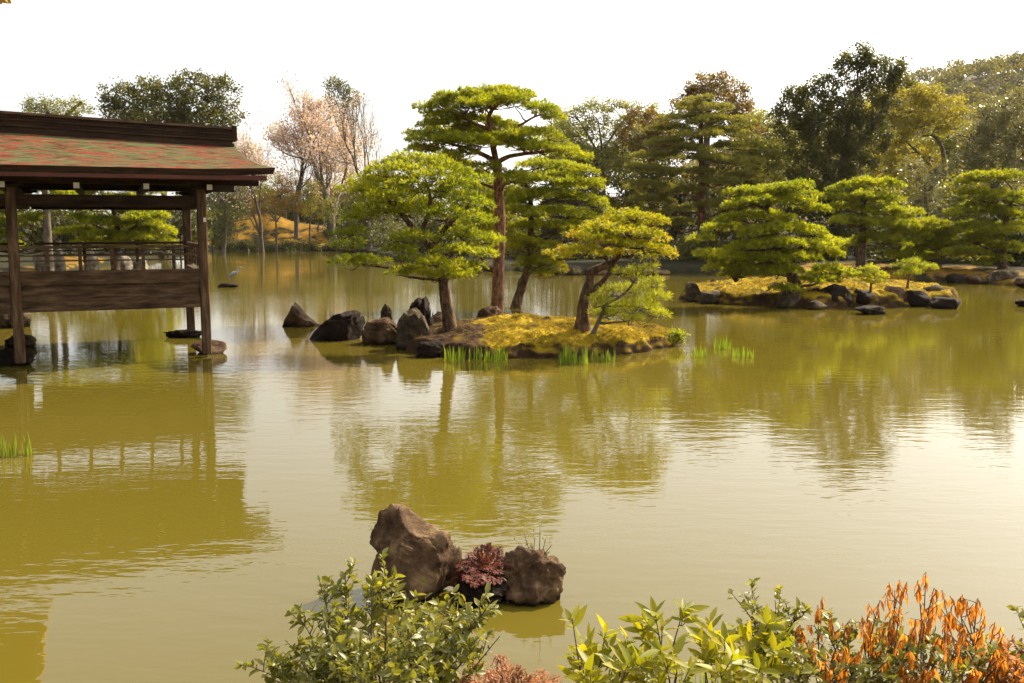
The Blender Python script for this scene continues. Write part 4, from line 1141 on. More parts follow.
bl("loose olive tree on the far shore between the bare tree and the island's left pine", 118, [[(392, 240), (392, 200), (392, 180)]],
   [(380, 178, 14, 10), (400, 172, 14, 10), (412, 185, 14, 10), (390, 194, 18, 10), (372, 198, 12, 9), (405, 205, 18, 10)], 56, 'olive_leaf', .34, .9, group=FT, r0=.2)
TR = "thin bare trunks beyond the moss mound"
for i, (px, yt, Y) in enumerate([(228, 170, 112), (247, 160, 116), (286, 172, 118), (300, 165, 116), (318, 150, 112), (325, 158, 120), (358, 160, 118), (384, 155, 114), (206, 175, 110)]):
    make_twiggy("tall thin bare tree beyond the orange moss mound", Y, px, yt, 9, 60 + i, 'bark_grey', None, 0, .2, .2, 4, "slender_tree", "bare tree", TR, first=.55, up=1.2)

# backdrop of dense shrubs and trees, one object each
def bush(label, px, py, hw, hh, Y, seed, mat='dark_leaf', leaf=.40, dens=1.3, group="dark bushes along the far shore"):
    return bl(label, Y, [[(px, 255), (px, py)]], [(px - hw * .45, py + hh * .2, hw * .6, hh * .8), (px + hw * .45, py + hh * .1, hw * .6, hh * .85), (px, py - hh * .25, hw * .6, hh * .7), (px, py + hh * .6, hw * .9, hh * .5)], seed, mat, leaf, dens, group=group, name="bush", cat="bush", r0=.1, limbs=False, cl=.3)
for i, (px, py, hw, hh, Y) in enumerate([(15, 225, 34, 26, 66), (70, 222, 34, 26, 68), (125, 226, 36, 24, 76), (180, 222, 30, 26, 82)]):
    bush("dark bush in the shade behind the pavilion", px, py, hw, hh, Y, 80 + i, group="dark bushes behind the pavilion")
for i, (px, py, hw, hh, Y) in enumerate([(212, 222, 22, 18, 100), (345, 226, 20, 16, 112), (398, 238, 26, 20, 96), (250, 205, 26, 14, 135), (285, 208, 26, 12, 138), (320, 206, 26, 14, 140), (380, 205, 34, 20, 130), (232, 224, 18, 12, 116), (258, 212, 22, 10, 124), (300, 212, 22, 9, 126), (330, 214, 20, 10, 124), (270, 196, 22, 10, 132), (352, 200, 22, 14, 130), (222, 205, 20, 14, 120)]):
    bush("dark bush on the far left shore", px, py, hw, hh, Y, 90 + i, group="dark bushes on the far left shore")

for i, (px, hw, Y) in enumerate([(226, 12, 102.5), (246, 12, 102), (268, 11, 102), (290, 12, 102), (312, 12, 102.5), (334, 12, 102), (356, 14, 98)]):
    bush("low dark clump of plants along the waterline below the orange moss mound", px, 245, hw, 3.2, Y, 170 + i, 'dark_leaf', .3, 1.0, group="low plants along the far left waterline")
# middle back bank
bl("pale airy tree right of the tall pine's top", 74, [[(600, 262), (604, 200), (602, 150), (598, 120)], [(602, 160), (585, 130), (575, 115)], [(603, 150), (620, 125), (632, 112)]],
   [(575, 118, 14, 10), (592, 106, 14, 8), (612, 104, 14, 8), (630, 112, 12, 9), (580, 135, 16, 12), (604, 125, 18, 10), (628, 130, 16, 12), (596, 148, 26, 12), (622, 150, 20, 12), (575, 152, 18, 12), (560, 135, 14, 12), (640, 140, 14, 12), (600, 165, 34, 12)], 101, 'pale_leaf', .26, 1.1, group=FT, r0=.17, cl=.3)
bl("rusty topped tree behind the straight conifer", 76, [[(706, 262), (706, 180), (708, 120), (712, 90)], [(708, 120), (690, 100)], [(708, 125), (735, 100)]],
   [(712, 76, 12, 6), (722, 82, 15, 8), (702, 86, 16, 8), (735, 92, 15, 8), (690, 92, 9, 6), (745, 103, 10, 6), (715, 98, 24, 9), (738, 110, 18, 8), (675, 104, 10, 7), (690, 112, 20, 10), (725, 122, 28, 12), (745, 130, 18, 12)], 102, 'rust_leaf', .30, 1.3, group=FT, r0=.4)
bl("reddish brown tree between the pale tree and the conifer", 72, [[(650, 262), (652, 190), (650, 130)]],
   [(640, 116, 14, 9), (655, 122, 14, 10), (665, 135, 16, 12), (635, 134, 16, 12), (650, 150, 22, 14), (672, 155, 16, 12)], 103, 'rust_leaf', .28, 1.2, group=FT, r0=.35)
make_pine("tall dull green conifer with a straight reddish trunk and layered branches", 62,
    [([(703, 262), (702, 240), (701, 210), (702, 180), (701, 150), (701, 120), (700, 102)], .32, .08)],
    [(700, 100, 12, 4, 0), (690, 107, 16, 4, .5), (712, 109, 18, 4, -.3), (680, 118, 18, 4, 0), (722, 120, 20, 4, .5), (702, 122, 18, 4, -1), (672, 130, 20, 5, .4), (728, 133, 22, 5, 0), (700, 136, 22, 5, -1.2), (664, 143, 22, 5, 0), (735, 147, 24, 5, .3), (690, 150, 20, 5, -1.2), (658, 157, 24, 5, .4), (738, 162, 26, 5, 0), (712, 160, 20, 5, -1.3), (652, 171, 26, 5, 0), (690, 173, 22, 5, -1), (742, 177, 26, 5, .5), (648, 186, 24, 5, .3), (720, 182, 22, 5, -1), (680, 192, 22, 5, -.6), (740, 194, 24, 5, .2), (652, 201, 22, 5, .2), (725, 208, 26, 5, -.5), (680, 210, 18, 5, -.3), (748, 212, 16, 5, .4), (650, 216, 20, 5, .3), (672, 226, 20, 5, 0), (735, 228, 20, 5, 0)],
    104, 'pine_dull', 'bark_red', group=FT, base_z=.7, puff=.55, dens=.65, k=8, nw=.035, nL=.22, name="conifer_tree", cat="conifer")
MG = "dark trees massed behind the islands"
for i, (lab, mat, Y, px, lobes) in enumerate([
    ("dark green tree behind the right side of the tall pine", 'dark_leaf', 80, 575, [(560, 165, 26, 16), (588, 170, 24, 18), (570, 190, 30, 18), (555, 215, 28, 18), (590, 210, 28, 20), (575, 238, 34, 16)]),
    ("dark green tree behind the small twisted pine", 'olive_leaf', 76, 625, [(612, 170, 24, 16), (640, 178, 24, 18), (622, 195, 30, 18), (645, 212, 28, 20), (612, 222, 28, 20), (635, 245, 36, 14)]),
    ("shadowy tree left of the straight conifer's trunk", 'dark_leaf', 70, 672, [(660, 175, 22, 16), (685, 190, 22, 16), (665, 212, 24, 18), (690, 225, 22, 18), (672, 245, 30, 14)]),
    ("shadowy tree right of the straight conifer's trunk", 'dark_leaf', 72, 735, [(725, 165, 24, 16), (750, 170, 22, 16), (738, 195, 28, 18), (725, 222, 24, 18), (752, 225, 26, 20), (738, 250, 30, 14)]),
    ("dull green bushy tree between conifer and big dark tree", 'olive_leaf', 70, 768, [(752, 128, 14, 12), (765, 140, 20, 14), (785, 150, 20, 14), (760, 162, 24, 14), (782, 178, 24, 18), (765, 200, 26, 18), (750, 148, 18, 12)]),
    ("dark tree behind the island's left pine and tall trunk", 'dark_leaf', 82, 470, [(450, 215, 34, 18), (490, 215, 34, 18), (440, 240, 34, 16), (480, 245, 40, 14), (520, 240, 34, 16)]),
    ("dark tree directly behind the tall pine's crown", 'dark_leaf', 90, 478, [(460, 175, 12, 10), (452, 186, 14, 10), (486, 192, 28, 14), (510, 190, 24, 16)]),
    ("olive tree filling the skyline just right of the tall pine", 'olive_leaf', 84, 566, [(556, 128, 16, 10), (572, 136, 18, 12), (560, 150, 22, 12), (582, 156, 18, 12)]),
    ("olive green tree filling the skyline left of the conifer's crown", 'olive_leaf', 82, 655, [(632, 128, 16, 12), (652, 118, 18, 11), (668, 126, 16, 12), (645, 146, 26, 14), (672, 150, 18, 14), (628, 160, 18, 14)]),
    ("olive green tree filling the skyline right of the conifer's crown", 'olive_leaf', 82, 760, [(748, 116, 14, 9), (764, 124, 16, 11), (780, 134, 16, 12), (750, 136, 22, 13), (774, 152, 22, 14)]),
    ("olive green tree behind the golden tree and the right pines", 'olive_leaf', 84, 955, [(935, 150, 24, 16), (962, 140, 24, 16), (948, 172, 30, 16), (915, 170, 22, 14), (975, 168, 24, 16)]),
    ]):
    bl(lab, Y, [[(px, 262), (px + 2, 210), (px, 180)]], lobes, 110 + i, mat, .36, 1.6, group=MG, r0=.3)

# right
bl("tallest dark broadleaf tree with clumped crown right of the conifer", 63, [[(832, 268), (835, 220), (842, 170), (850, 120), (858, 85)], [(838, 190), (815, 150), (795, 115)], [(845, 160), (870, 130), (888, 100)], [(848, 130), (842, 105)]],
   [(858, 55, 12, 9), (870, 62, 15, 9), (848, 66, 14, 8), (893, 68, 14, 9), (900, 82, 12, 10), (878, 80, 16, 9), (838, 80, 13, 8), (858, 88, 15, 8), (890, 96, 16, 9), (815, 88, 12, 7), (798, 94, 12, 7), (826, 100, 14, 8), (788, 103, 10, 7), (776, 112, 9, 6), (805, 110, 16, 9), (845, 108, 18, 10), (872, 112, 18, 12), (790, 125, 18, 10), (820, 125, 22, 12), (850, 132, 24, 14), (875, 138, 16, 14), (800, 145, 20, 12), (830, 150, 26, 16), (858, 160, 20, 16), (810, 170, 24, 16), (840, 182, 26, 16), (815, 198, 26, 16), (800, 190, 18, 16), (850, 210, 24, 16), (825, 228, 28, 16), (800, 220, 20, 18), (850, 245, 30, 14), (810, 255, 26, 12)],
   121, 'dark_leaf', .30, 2.4, group=FT, r0=.32, cl=.28)
bl("golden yellow green tree with a curved bare limb beside the big dark tree", 78, [[(935, 262), (946, 200), (945, 170), (942, 148), (934, 136), (922, 136)], [(944, 180), (925, 160), (905, 140)]],
   [(905, 96, 22, 8), (925, 92, 18, 8), (885, 112, 22, 11), (912, 112, 24, 11), (940, 106, 22, 11), (958, 116, 14, 9), (895, 130, 22, 11), (925, 126, 22, 9), (955, 130, 16, 8), (882, 148, 20, 12), (908, 150, 22, 12), (930, 160, 20, 12), (890, 170, 26, 12), (915, 180, 24, 12), (875, 190, 24, 12), (905, 200, 28, 12)],
   122, 'gold_leaf', .27, 1.2, group=FT, r0=.26, cl=.28)
bl("glossy grey green camellia tree at the right edge of the picture", 60, [[(995, 265), (994, 210), (992, 160)], [(994, 190), (1012, 150)]],
   [(985, 118, 20, 12), (1005, 108, 20, 12), (1020, 98, 14, 12), (972, 138, 18, 14), (995, 138, 24, 14), (1018, 130, 20, 16), (965, 158, 16, 12), (990, 160, 24, 12), (1015, 160, 22, 14), (975, 178, 20, 12), (1010, 182, 24, 12), (1035, 140, 20, 20)],
   123, 'glossy_leaf', .22, 1.2, group=FT, r0=.3, cl=.28)
bl("loose tree with white glinting leaves between the upright pine and right pine", 58, [[(925, 265), (926, 220), (925, 185)]],
   [(915, 182, 14, 9), (932, 188, 14, 10), (922, 202, 16, 10), (938, 212, 14, 10), (912, 168, 16, 9), (935, 172, 12, 8), (925, 222, 18, 10)], 124, 'glossy_leaf', .19, .6, group=FT, r0=.2, cl=.3)
for i, (px, py, hw, hh, Y, mt) in enumerate([(700, 250, 34, 16, 61, 'dark_leaf'), (760, 252, 34, 16, 60, 'dark_leaf'), (640, 256, 36, 13, 64, 'dark_leaf'), (580, 256, 36, 13, 66, 'dark_leaf'), (520, 255, 34, 14, 68, 'dark_leaf'), (465, 254, 30, 13, 70, 'dark_leaf'),
                                             (905, 240, 32, 28, 56, 'dark_leaf'), (955, 235, 32, 32, 56, 'dark_leaf'), (1005, 235, 34, 34, 55, 'dark_leaf'), (1045, 220, 34, 44, 55, 'olive_leaf'), (870, 205, 30, 26, 66, 'olive_leaf'), (960, 200, 30, 22, 66, 'olive_leaf')]):
    bush("dark bush on the bank behind the far island", px, py, hw, hh, Y, 130 + i, mt, group="dark bushes on the bank behind the far island")

# forest on the hill
def hill_forest():
    rg = np.random.RandomState(9); Vs = []; Fs = []; off = 0
    for i in range(2600):
        x = rg.uniform(40, 330); y = rg.uniform(215, 430)
        if abs(x / y - .45) > .27: continue
        h = hill_h(x, y)
        if h < 6: continue
        r = rg.uniform(2.4, 4.6); n = 110
        u = unit(rg.normal(0, 1, (n, 3))); u[:, 2] = np.abs(u[:, 2]) * 1.1 - .15
        P = np.array([x, y, h + r * .9]) + u * r * rg.uniform(.7, 1.05, (n, 1))
        V, F = leaf_quads(P, 1.15, .8, rg, .4); Vs.append(V); Fs.append(F + off); off += len(V)
    o = link("hill_forest", fastmesh("hill_forest", np.concatenate(Vs), np.concatenate(Fs)), M['hill_leaf']); tag(o, "mixed green and rusty forest covering the hill", "forest", kind='stuff')
hill_forest()

# ------------------------------------------------------------------ rocks
R1 = "rocks at the left end of the island"
make_rock("small peaked rock standing alone left of the island's dark boulders", 280, 322, 302, 327, 1, 'rock_brown', cuts=10, depth=.8, prof=[(-1,.15),(-.7,.6),(-.35,1),(-.1,.78),(.4,.5),(1,.2)], group=R1)
make_rock("long low near black boulder sloping down to the left beside the island", 306, 364, 310, 341, 2, 'rock_dark', cuts=12, depth=.7, prof=[(-1,.25),(-.5,.65),(0,.9),(.7,1),(.9,.9),(1,.8)], group=R1)
make_rock("rounded dark brown boulder between the black boulder and the pale upright stone", 358, 402, 317, 345, 3, 'rock_brown', cuts=9, depth=.8, prof=[(-1,.5),(-.6,.9),(.3,1),(1,.6)], group=R1)
make_rock("small pointed stone peeping over the rounded boulder", 379, 397, 304, 328, 4, 'rock_grey', cuts=9, depth=.8, group=R1, Y=22.6, z0=.1)
make_rock("tall pale brown upright stone leaning at the island's left end", 394, 432, 308, 350, 5, 'rock_grey', cuts=12, depth=.8, prof=[(-1,.7),(-.4,.95),(.1,1),(.6,.85),(1,.5)], group=R1)
make_rock("tall dark stone with a serrated top behind the pale upright stone", 402, 435, 296, 335, 6, 'rock_dark', cuts=10, depth=.7, prof=[(-1,.5),(-.5,.85),(0,1),(.2,.92),(.4,1),(.8,.8),(1,.6)], group=R1, Y=22.2, z0=.1)
make_rock("small dark stone at the waterline left of the irises", 414, 446, 341, 358, 7, 'rock_dark', cuts=8, depth=.8, group=R1)
make_rock("dark grey stone lying between the tall pine and the left pine", 476, 502, 306, 318, 8, 'rock_brown', cuts=8, depth=.8, Y=23.6, z0=.3)
make_rock("flat brown stone beside the forked pine's foot", 428, 460, 312, 326, 9, 'rock_brown', cuts=8, depth=.9, Y=23.0, z0=.2)
make_rock("small earthy stone set in the moss left of the tall pine", 498, 532, 327, 340, 10, 'rock_brown', cuts=7, depth=.6, Y=21.2, z0=.34)
R2 = "rocks along the edge of the far island"
for i, (a, b, t, bs, m_, lab) in enumerate([
    (685, 703, 282, 302, 'rock_grey', "craggy grey stone at the left tip of the far island"), (700, 722, 290, 304, 'rock_grey', "flat grey stone second from the far island's left tip"),
    (701, 717, 278, 296, 'rock_dark', "rounded dark stone behind the flat stone at the far island's left tip"), (718, 736, 291, 304, 'rock_brown', "brown stone right of the flat stone on the far island"), (734, 756, 292, 305, 'rock_brown', "low brown stone under the broad pine's left branches"),
    (755, 778, 291, 306, 'rock_dark', "dark stone under the middle of the broad pine"), (776, 800, 286, 308, 'rock_grey', "sloping grey stone right below the broad pine's trunk"), (800, 822, 288, 307, 'rock_dark', "dark stone half hidden by the glossy plant on the far island"),
    (818, 852, 284, 308, 'rock_dark', "large dark block right of the broad pine's trunk"), (850, 880, 289, 308, 'rock_dark', "rounded dark boulder in front of the little round pine bush"), (876, 906, 286, 307, 'rock_brown', "brown boulder between the round boulder and the little flat topped pine"),
    (902, 932, 290, 307, 'rock_dark', "dark boulder below the little flat topped pine"), (918, 950, 284, 304, 'rock_grey', "large grey brown boulder at the right end of the far island"), (926, 958, 297, 309, 'rock_dark', "low dark stone at the right foot of the far island"),
    (808, 828, 300, 310, 'rock_grey', "pale split stone in the water below the glossy plant"), (856, 886, 306, 315, 'rock_dark', "flat dark stone lying in the water in front of the far island")]):
    make_rock(lab, a, b, t, bs, 20 + i, m_, cuts=9, depth=.85, sub=3, group=R2)
make_rock("small dark stone in the water at the right edge", 1016, 1036, 299, 307, 45, 'rock_dark', sub=3)
R3 = "stones along the far bank's edge"
for i, (a, b, t, bs, m_) in enumerate([(984, 1016, 270, 285, 'rock_grey'), (1012, 1040, 272, 288, 'rock_brown'), (945, 962, 273, 283, 'rock_dark'), (962, 984, 275, 284, 'rock_brown'), (925, 944, 274, 282, 'rock_brown'), (905, 924, 272, 281, 'rock_dark'), (560, 584, 265, 275, 'rock_grey'),
                                       (584, 610, 267, 275, 'rock_brown'), (484, 500, 262, 272, 'rock_grey'), (440, 462, 262, 269, 'rock_brown'), (462, 484, 264, 271, 'rock_dark'), (612, 640, 267, 275, 'rock_dark'), (642, 670, 268, 275, 'rock_brown'), (535, 560, 266, 274, 'rock_dark')]):
    make_rock(["squat grey stone on the right bank's edge near the picture's edge", "brown stone at the far right end of the bank's edge", "dark stone on the bank edge left of the squat grey stone", "low brown stone touching the squat grey stone on its left", "brown stone on the bank edge right of the far island",
               "dark bank stone just above the far island's right end", "split grey stone on the back bank left of the small pine's trunk", "brown stone on the back bank behind the small pine's fork", "pale stone on the back bank just left of the tall trunk", "brown stone on the back bank right of the forked pine",
               "dark stone on the back bank between the two left trunks", "dark stone on the back bank right of the small pine's trunk", "brown stone on the back bank behind the sapling's top", "dark stone on the back bank behind the leaning trunk"][i], a, b, t, bs, 50 + i, m_, sub=3, group=R3)
# stones under and left of the pavilion
make_rock("round flat topped base stone under the pavilion's right front post", 190, 224, 340, 355, 70, 'rock_brown', cuts=4, depth=.9, rough=.5)
make_rock("low flat stone under the pavilion's rear post", 162, 203, 328, 338, 71, 'rock_dark', cuts=6, depth=.6)
make_rock("wide dark flat base stone under the pavilion's left front post", -14, 36, 348, 366, 72, 'rock_dark', cuts=6, depth=.7)
make_rock("pale broken stone in the water behind the pavilion's left post", 3, 36, 334, 347, 73, 'rock_grey', cuts=8, depth=.6)
for i, (a, b, t, bs, lab) in enumerate([(-6, 14, 306, 328, "rubble stone at the left edge below the deck"), (10, 28, 309, 328, "rubble stone just left of the pavilion's left post below the deck"), (-8, 10, 272, 284, "white stone at the left edge above the deck beam")]):
    make_rock(lab, a, b, t, bs, 75 + i, 'rock_grey', sub=3)
R5 = "white stones seen through the pavilion railing"
for i, (a, b, t, bs, lab) in enumerate([(56, 68, 248, 262, "pointed white stone left of the pine behind the railing"), (84, 100, 250, 262, "broad white stone seen between the first railing posts"), (120, 134, 254, 263, "small white stone right of the pine behind the railing"), (36, 52, 254, 264, "low pale stone behind the left end of the railing"), (134, 150, 257, 263, "flat pale stone at the water right of the pine behind the railing")]):
    make_rock(lab, a, b, t, bs, 80 + i, 'rock_pale', sub=3, group=R5, Y=47 + i * .3, z0=.25)

# foreground rocks in the water
make_rock("big angular brown rock standing in the near water", 360, 462, 509, 606, 17, 'rock_near', cuts=15, depth=.85, sub=6, rough=.9, prof=[(-1,.72),(-.8,.92),(-.5,1),(-.25,1),(.05,.90),(.35,.84),(.7,.80),(1,.62)])
make_rock("round rough brown rock beside the red ferns", 500, 569, 549, 606, 4, 'rock_near', cuts=5, depth=.9, sub=5)
make_rock("low dark rock buried under the red ferns", 448, 512, 580, 608, 7, 'rock_dark', cuts=6, depth=.9, sub=5)

# far rocks and the heron
hr = make_rock("narrow flat rock far out in the water with a grey heron on it", 218, 240, 283, 287.5, 90, 'rock_dark', cuts=5, depth=.5, sub=3)
def heron():
    Y = G(229, 286)[1] + .15; s = S(Y); z0 = W(229, 283.5, Y)[2]
    def w(px, py, d=0): return W(px, py, Y + d)
    root = empty("heron", w(232, 283.5), "grey heron standing on a flat rock far out on the pond", "heron")
    pts = [w(228.5, 277.5), w(230.5, 275.5), w(233, 273.8), w(236, 272.6), w(237.5, 271), w(238.5, 269), w(240, 267.6), w(241, 267.5), w(243.2, 268)]
    rad = [.02, .06, .10, .085, .045, .03, .04, .035, .008]
    sp = smooth_path(pts, 4); rr = np.interp(np.linspace(0, 1, len(sp)), np.linspace(0, 1, len(rad)), rad)
    m1, n1, l1, b1 = newmat("grey heron feathers"); b1.inputs["Base Color"].default_value = (.24, .25, .27, 1); b1.inputs["Roughness"].default_value = .8; M['heron'] = m1
    T = Tubes(); T.add(sp, rr, 12); 
    link("body", T.mesh("body"), m1, root, True)
    for d in (-.04, .04):
        T = Tubes(); T.add([w(232, 275.5, d), w(231.6, 279, d), w(232.2, 283.6, d)], .013, 5); link("leg", T.mesh("leg"), M['bark_grey'], root)
heron()

# stone lanterns behind the railing
def lantern(label, px, ybase, ytop, Y, seed):
    b = W(px, ybase, Y); z0 = b[2]; H = W(px, ytop, Y)[2] - z0
    root = empty("stone_lantern", b, label, "stone lantern", "stone lanterns behind the railing")
    def lathe(name, prof, n=8):
        V = []; F = []
        for r, z in prof:
            for k in range(n): V.append((b[0] + math.cos(k * 2 * math.pi / n) * r * H, b[1] + math.sin(k * 2 * math.pi / n) * r * H, z0 + z * H))
        for i in range(len(prof) - 1):
            for k in range(n): F.append([i * n + k, i * n + (k + 1) % n, (i + 1) * n + (k + 1) % n, (i + 1) * n + k])
        F.append(list(range(n))[::-1]); F.append([(len(prof) - 1) * n + k for k in range(n)])
        link(name, pymesh(name, V, F), M['rock_grey'], root)
    lathe("base", [(.20, -.1), (.20, .08), (.14, .12)]); lathe("shaft", [(.09, .121), (.085, .4), (.09, .45)], 12); lathe("platform", [(.10, .451), (.19, .5), (.19, .55)])
    lathe("light_chamber", [(.12, .551), (.12, .72)]); lathe("cap", [(.27, .721), (.25, .76), (.12, .86), (.05, .90)]); lathe("finial", [(.04, .901), (.07, .94), (.05, .98), (.01, 1.02)], 10)
lantern("small stone lantern just right of the pavilion's left post", 26, 252, 236, 48, 1)
lantern("rounded stone lantern between the first two railing posts", 60, 250, 240, 51, 2)
lantern("broad capped stone lantern behind the third railing post", 91, 252, 240, 52, 3)

# fence posts on the moss mound
for px, Y in ((236, 103.5), (257, 103.2), (283, 103.4), (248, 104.5), (300, 103.6)):
    p = W(px, 240, Y); z = ground(p[0], p[1]); V = []; F = []
    T = Tubes(); T.add([(0, 0, -.1), (0, 0, .4), (0, 0, .95), (0, 0, 1.0)], [.1, .1, .1, .05], 6)
    o = link("fence_post", T.mesh("fence_post"), M['bark_grey']); o.location = (p[0], p[1], z)
    tag(o, "short dark wooden post on the orange moss mound", "post", "posts on the orange moss mound")

# ------------------------------------------------------------------ water plants
IG = "iris clumps along the island"
make_bladed("wide row of young irises in the water left of the island's front", 444, 508, 361, 16, 120, 1, group=IG)
make_bladed("dense iris clump in the water before the middle of the island", 559, 588, 364, 19, 80, 2, group=IG)
make_bladed("short iris clump in the water right of the dense clump", 590, 616, 362, 13, 45, 3, group=IG)
make_bladed("left tuft of the three tiny grass tufts off the island's right end", 692, 708, 357, 10, 34, 4, group=IG)
make_bladed("back tuft of the three tiny grass tufts off the island's right end", 715, 732, 349, 12, 40, 5, group=IG)
make_bladed("right tuft of the three tiny grass tufts off the island's right end", 734, 754, 357, 10, 40, 6, group=IG)
make_bladed("left iris tuft in the water at the left edge", -2, 8, 458, 29, 11, 7, wide=.022, dY=.12)
make_bladed("right iris tuft in the water at the left edge", 14, 29, 456, 25, 13, 8, wide=.02, dY=.12)
def small_bush(label, px, py, hwpx, hhpx, Y, seed, mat, L, n):
    rg = np.random.RandomState(seed); c = W(px, py, Y); s = S(Y)
    u = unit(rg.normal(0, 1, (n, 3))); P = c + u * np.array([hwpx * s, hwpx * s * .7, hhpx * s]) * rg.uniform(.2, 1.05, (n, 1))
    V, F = leaf_quads(P, L, L * .4, rg, .5); root = empty("bush", (c[0], c[1], max(0, c[2] - hhpx * s)), label, "bush")
    T = Tubes()
    for i in range(14): T.add(smooth_path([c + np.array([0, 0, -hhpx * s]), (c + P[i * 3]) / 2 + np.array([0, 0, -.02]), P[i * 3]], 2), .008, 4)
    link("stems", T.mesh("stems"), M['bark_grey'], root); link("leaves", fastmesh("leaves", V, F), M[mat], root)
small_bush("small leafy bush at the island's right tip over the water", 677, 336, 12, 8, 22.0, 3, 'pine_lit', .10, 520)
small_bush("small glossy plant among the rocks of the far island", 813, 290, 9, 8, 33.6, 4, 'glossy_leaf', .14, 260)
small_bush("small yellow leaved plant beside the glossy plant on the far island", 800, 294, 8, 5, 33.2, 5, 'pale_leaf', .12, 200)

# ------------------------------------------------------------------ foreground shrubs on the near bank
make_shrub("dense green shrub with small glossy leaves before the big rock", 4.35, [(340, .1), (380, .0), (420, .1)],
    [(318, 575, .1), (268, 655, .2), (255, 668, 0), (300, 618, .2), (322, 612, -.1), (345, 598, .2), (345, 572, .1), (372, 588, 0), (386, 572, .15), (405, 592, -.1), (425, 596, .2), (448, 600, 0), (470, 606, .2), (488, 610, .1), (492, 600, 0), (500, 636, .1), (480, 640, -.2),
     (330, 640, -.3), (360, 630, -.4), (395, 625, -.4), (430, 632, -.3), (460, 655, -.2), (300, 660, -.3), (345, 665, -.5), (390, 660, -.5), (430, 668, -.4), (285, 640, .1), (310, 650, .1), (410, 615, .3), (370, 610, .3), (340, 622, .3), (455, 628, .3), (440, 650, .2), (375, 645, 0), (405, 645, .1), (350, 650, .2)],
    201, 'shrub_leaf', .056, .025, 9, twigs=9, twl=.13, curl=.18, fold=.3, stem_r=.007, name="green_shrub", bz=.42)
make_shrub("yellow green shrub with large upright pointed leaves in whorls", 4.25, [(600, 0), (660, .1), (720, 0), (770, .1)],
    [(572, 618, 0), (590, 668, -.2), (606, 630, .1), (628, 640, .1), (648, 620, .1), (655, 612, 0), (684, 608, .1), (700, 640, 0), (710, 622, .2), (725, 640, -.1), (748, 652, 0), (770, 620, .1), (785, 628, .1), (660, 650, -.3), (628, 665, -.3), (690, 668, -.3), (720, 672, -.3), (760, 668, -.3),
     (645, 668, -.1), (600, 650, .2), (675, 640, .2), (740, 625, .3), (580, 655, .1), (668, 665, -.2), (735, 665, -.2), (775, 650, -.2), (705, 660, -.1), (615, 662, -.1), (650, 636, .1), (765, 640, .0)],
    202, 'yellow_leaf', .115, .036, 8, twigs=3, twl=.11, whorl=True, curl=.06, fold=.25, stem_r=.007, name="yellow_green_shrub", bz=.42)
make_shrub("low shrub with small dark leaves between the yellow green and the orange shrub", 4.45, [(790, 0), (850, .1), (920, 0), (980, .1)],
    [(745, 608, .2), (758, 604, .2), (775, 600, .1), (790, 606, .2), (800, 612, .1), (825, 630, 0), (850, 638, 0), (880, 640, 0), (905, 640, .1), (930, 642, 0), (955, 645, 0), (780, 650, -.3), (820, 655, -.3), (860, 655, -.3), (900, 655, -.3), (940, 655, -.3), (980, 660, -.2), (1000, 655, 0), (840, 670, -.4), (880, 672, -.4), (920, 670, -.4), (965, 672, -.4), (800, 672, -.4), (870, 620, .3), (890, 625, .3)],
    203, 'shrub_leaf', .048, .022, 8, twigs=8, twl=.15, curl=.15, stem_r=.006, name="dark_leaved_shrub", bz=.42)
make_shrub("tall shrub with withered orange leaves hanging from every tip", 4.4, [(830, 0), (880, .1), (930, 0), (975, .1)],
    [(818, 605, .1), (831, 618, 0), (848, 625, .1), (860, 622, 0), (872, 622, .2), (880, 600, .1), (895, 590, .1), (907, 582, 0), (918, 580, .1), (926, 572, .1), (934, 588, 0), (942, 590, .2), (950, 596, .1), (958, 600, 0), (962, 594, .2), (978, 598, .1), (985, 616, 0), (995, 622, .1), (1004, 634, 0), (900, 606, -.1), (925, 608, -.1), (945, 615, -.1), (870, 640, -.1), (890, 620, -.1), (965, 625, -.1), (915, 625, -.2), (845, 645, -.2), (940, 635, -.2), (860, 652, -.3),
     (985, 645, -.2), (960, 655, -.3), (910, 650, -.3), (825, 650, -.2), (808, 640, -.1), (800, 625, .1), (888, 660, -.3), (975, 668, -.3), (1005, 660, -.2), (935, 668, -.4), (830, 668, -.3)],
    204, 'orange_leaf', .055, .016, 9, twigs=5, twl=.10, whorl=True, droop=1.5, curl=.35, fold=.5, stem_r=.006, name="withered_shrub", bz=.42)
make_shrub("small rusty orange shrub at the bottom right corner", 4.5, [(1015, 0), (1035, 0)],
    [(1002, 645, 0), (1010, 640, .1), (1020, 642, 0), (1028, 644, .1), (1008, 655, -.1), (1018, 658, -.2), (1026, 668, -.2), (1012, 672, -.3), (1035, 650, 0), (1000, 668, -.2)],
    205, 'orange_leaf', .032, .015, 9, twigs=8, twl=.08, curl=.1, stem_r=.005, name="rusty_shrub", bz=.42)
make_shrub("leafy green sprig entering at the right edge above the rusty shrub", 4.6, [(1050, 0)],
    [(1018, 614, 0), (1022, 608, .1), (1026, 622, 0), (1040, 610, 0), (1045, 630, 0)], 206, 'shrub_leaf', .05, .022, 7, twigs=3, twl=.07, stem_r=.006, name="green_sprig", bz=.42)
make_bladed("green iris blades standing behind the yellow green shrub", 680, 745, 655, 42, 60, 11, Y=4.7, z=.30, wide=.012, dY=.1)
make_bladed("green iris blades standing behind the withered orange shrub", 838, 890, 640, 38, 50, 12, Y=4.75, z=.30, wide=.012, dY=.1)

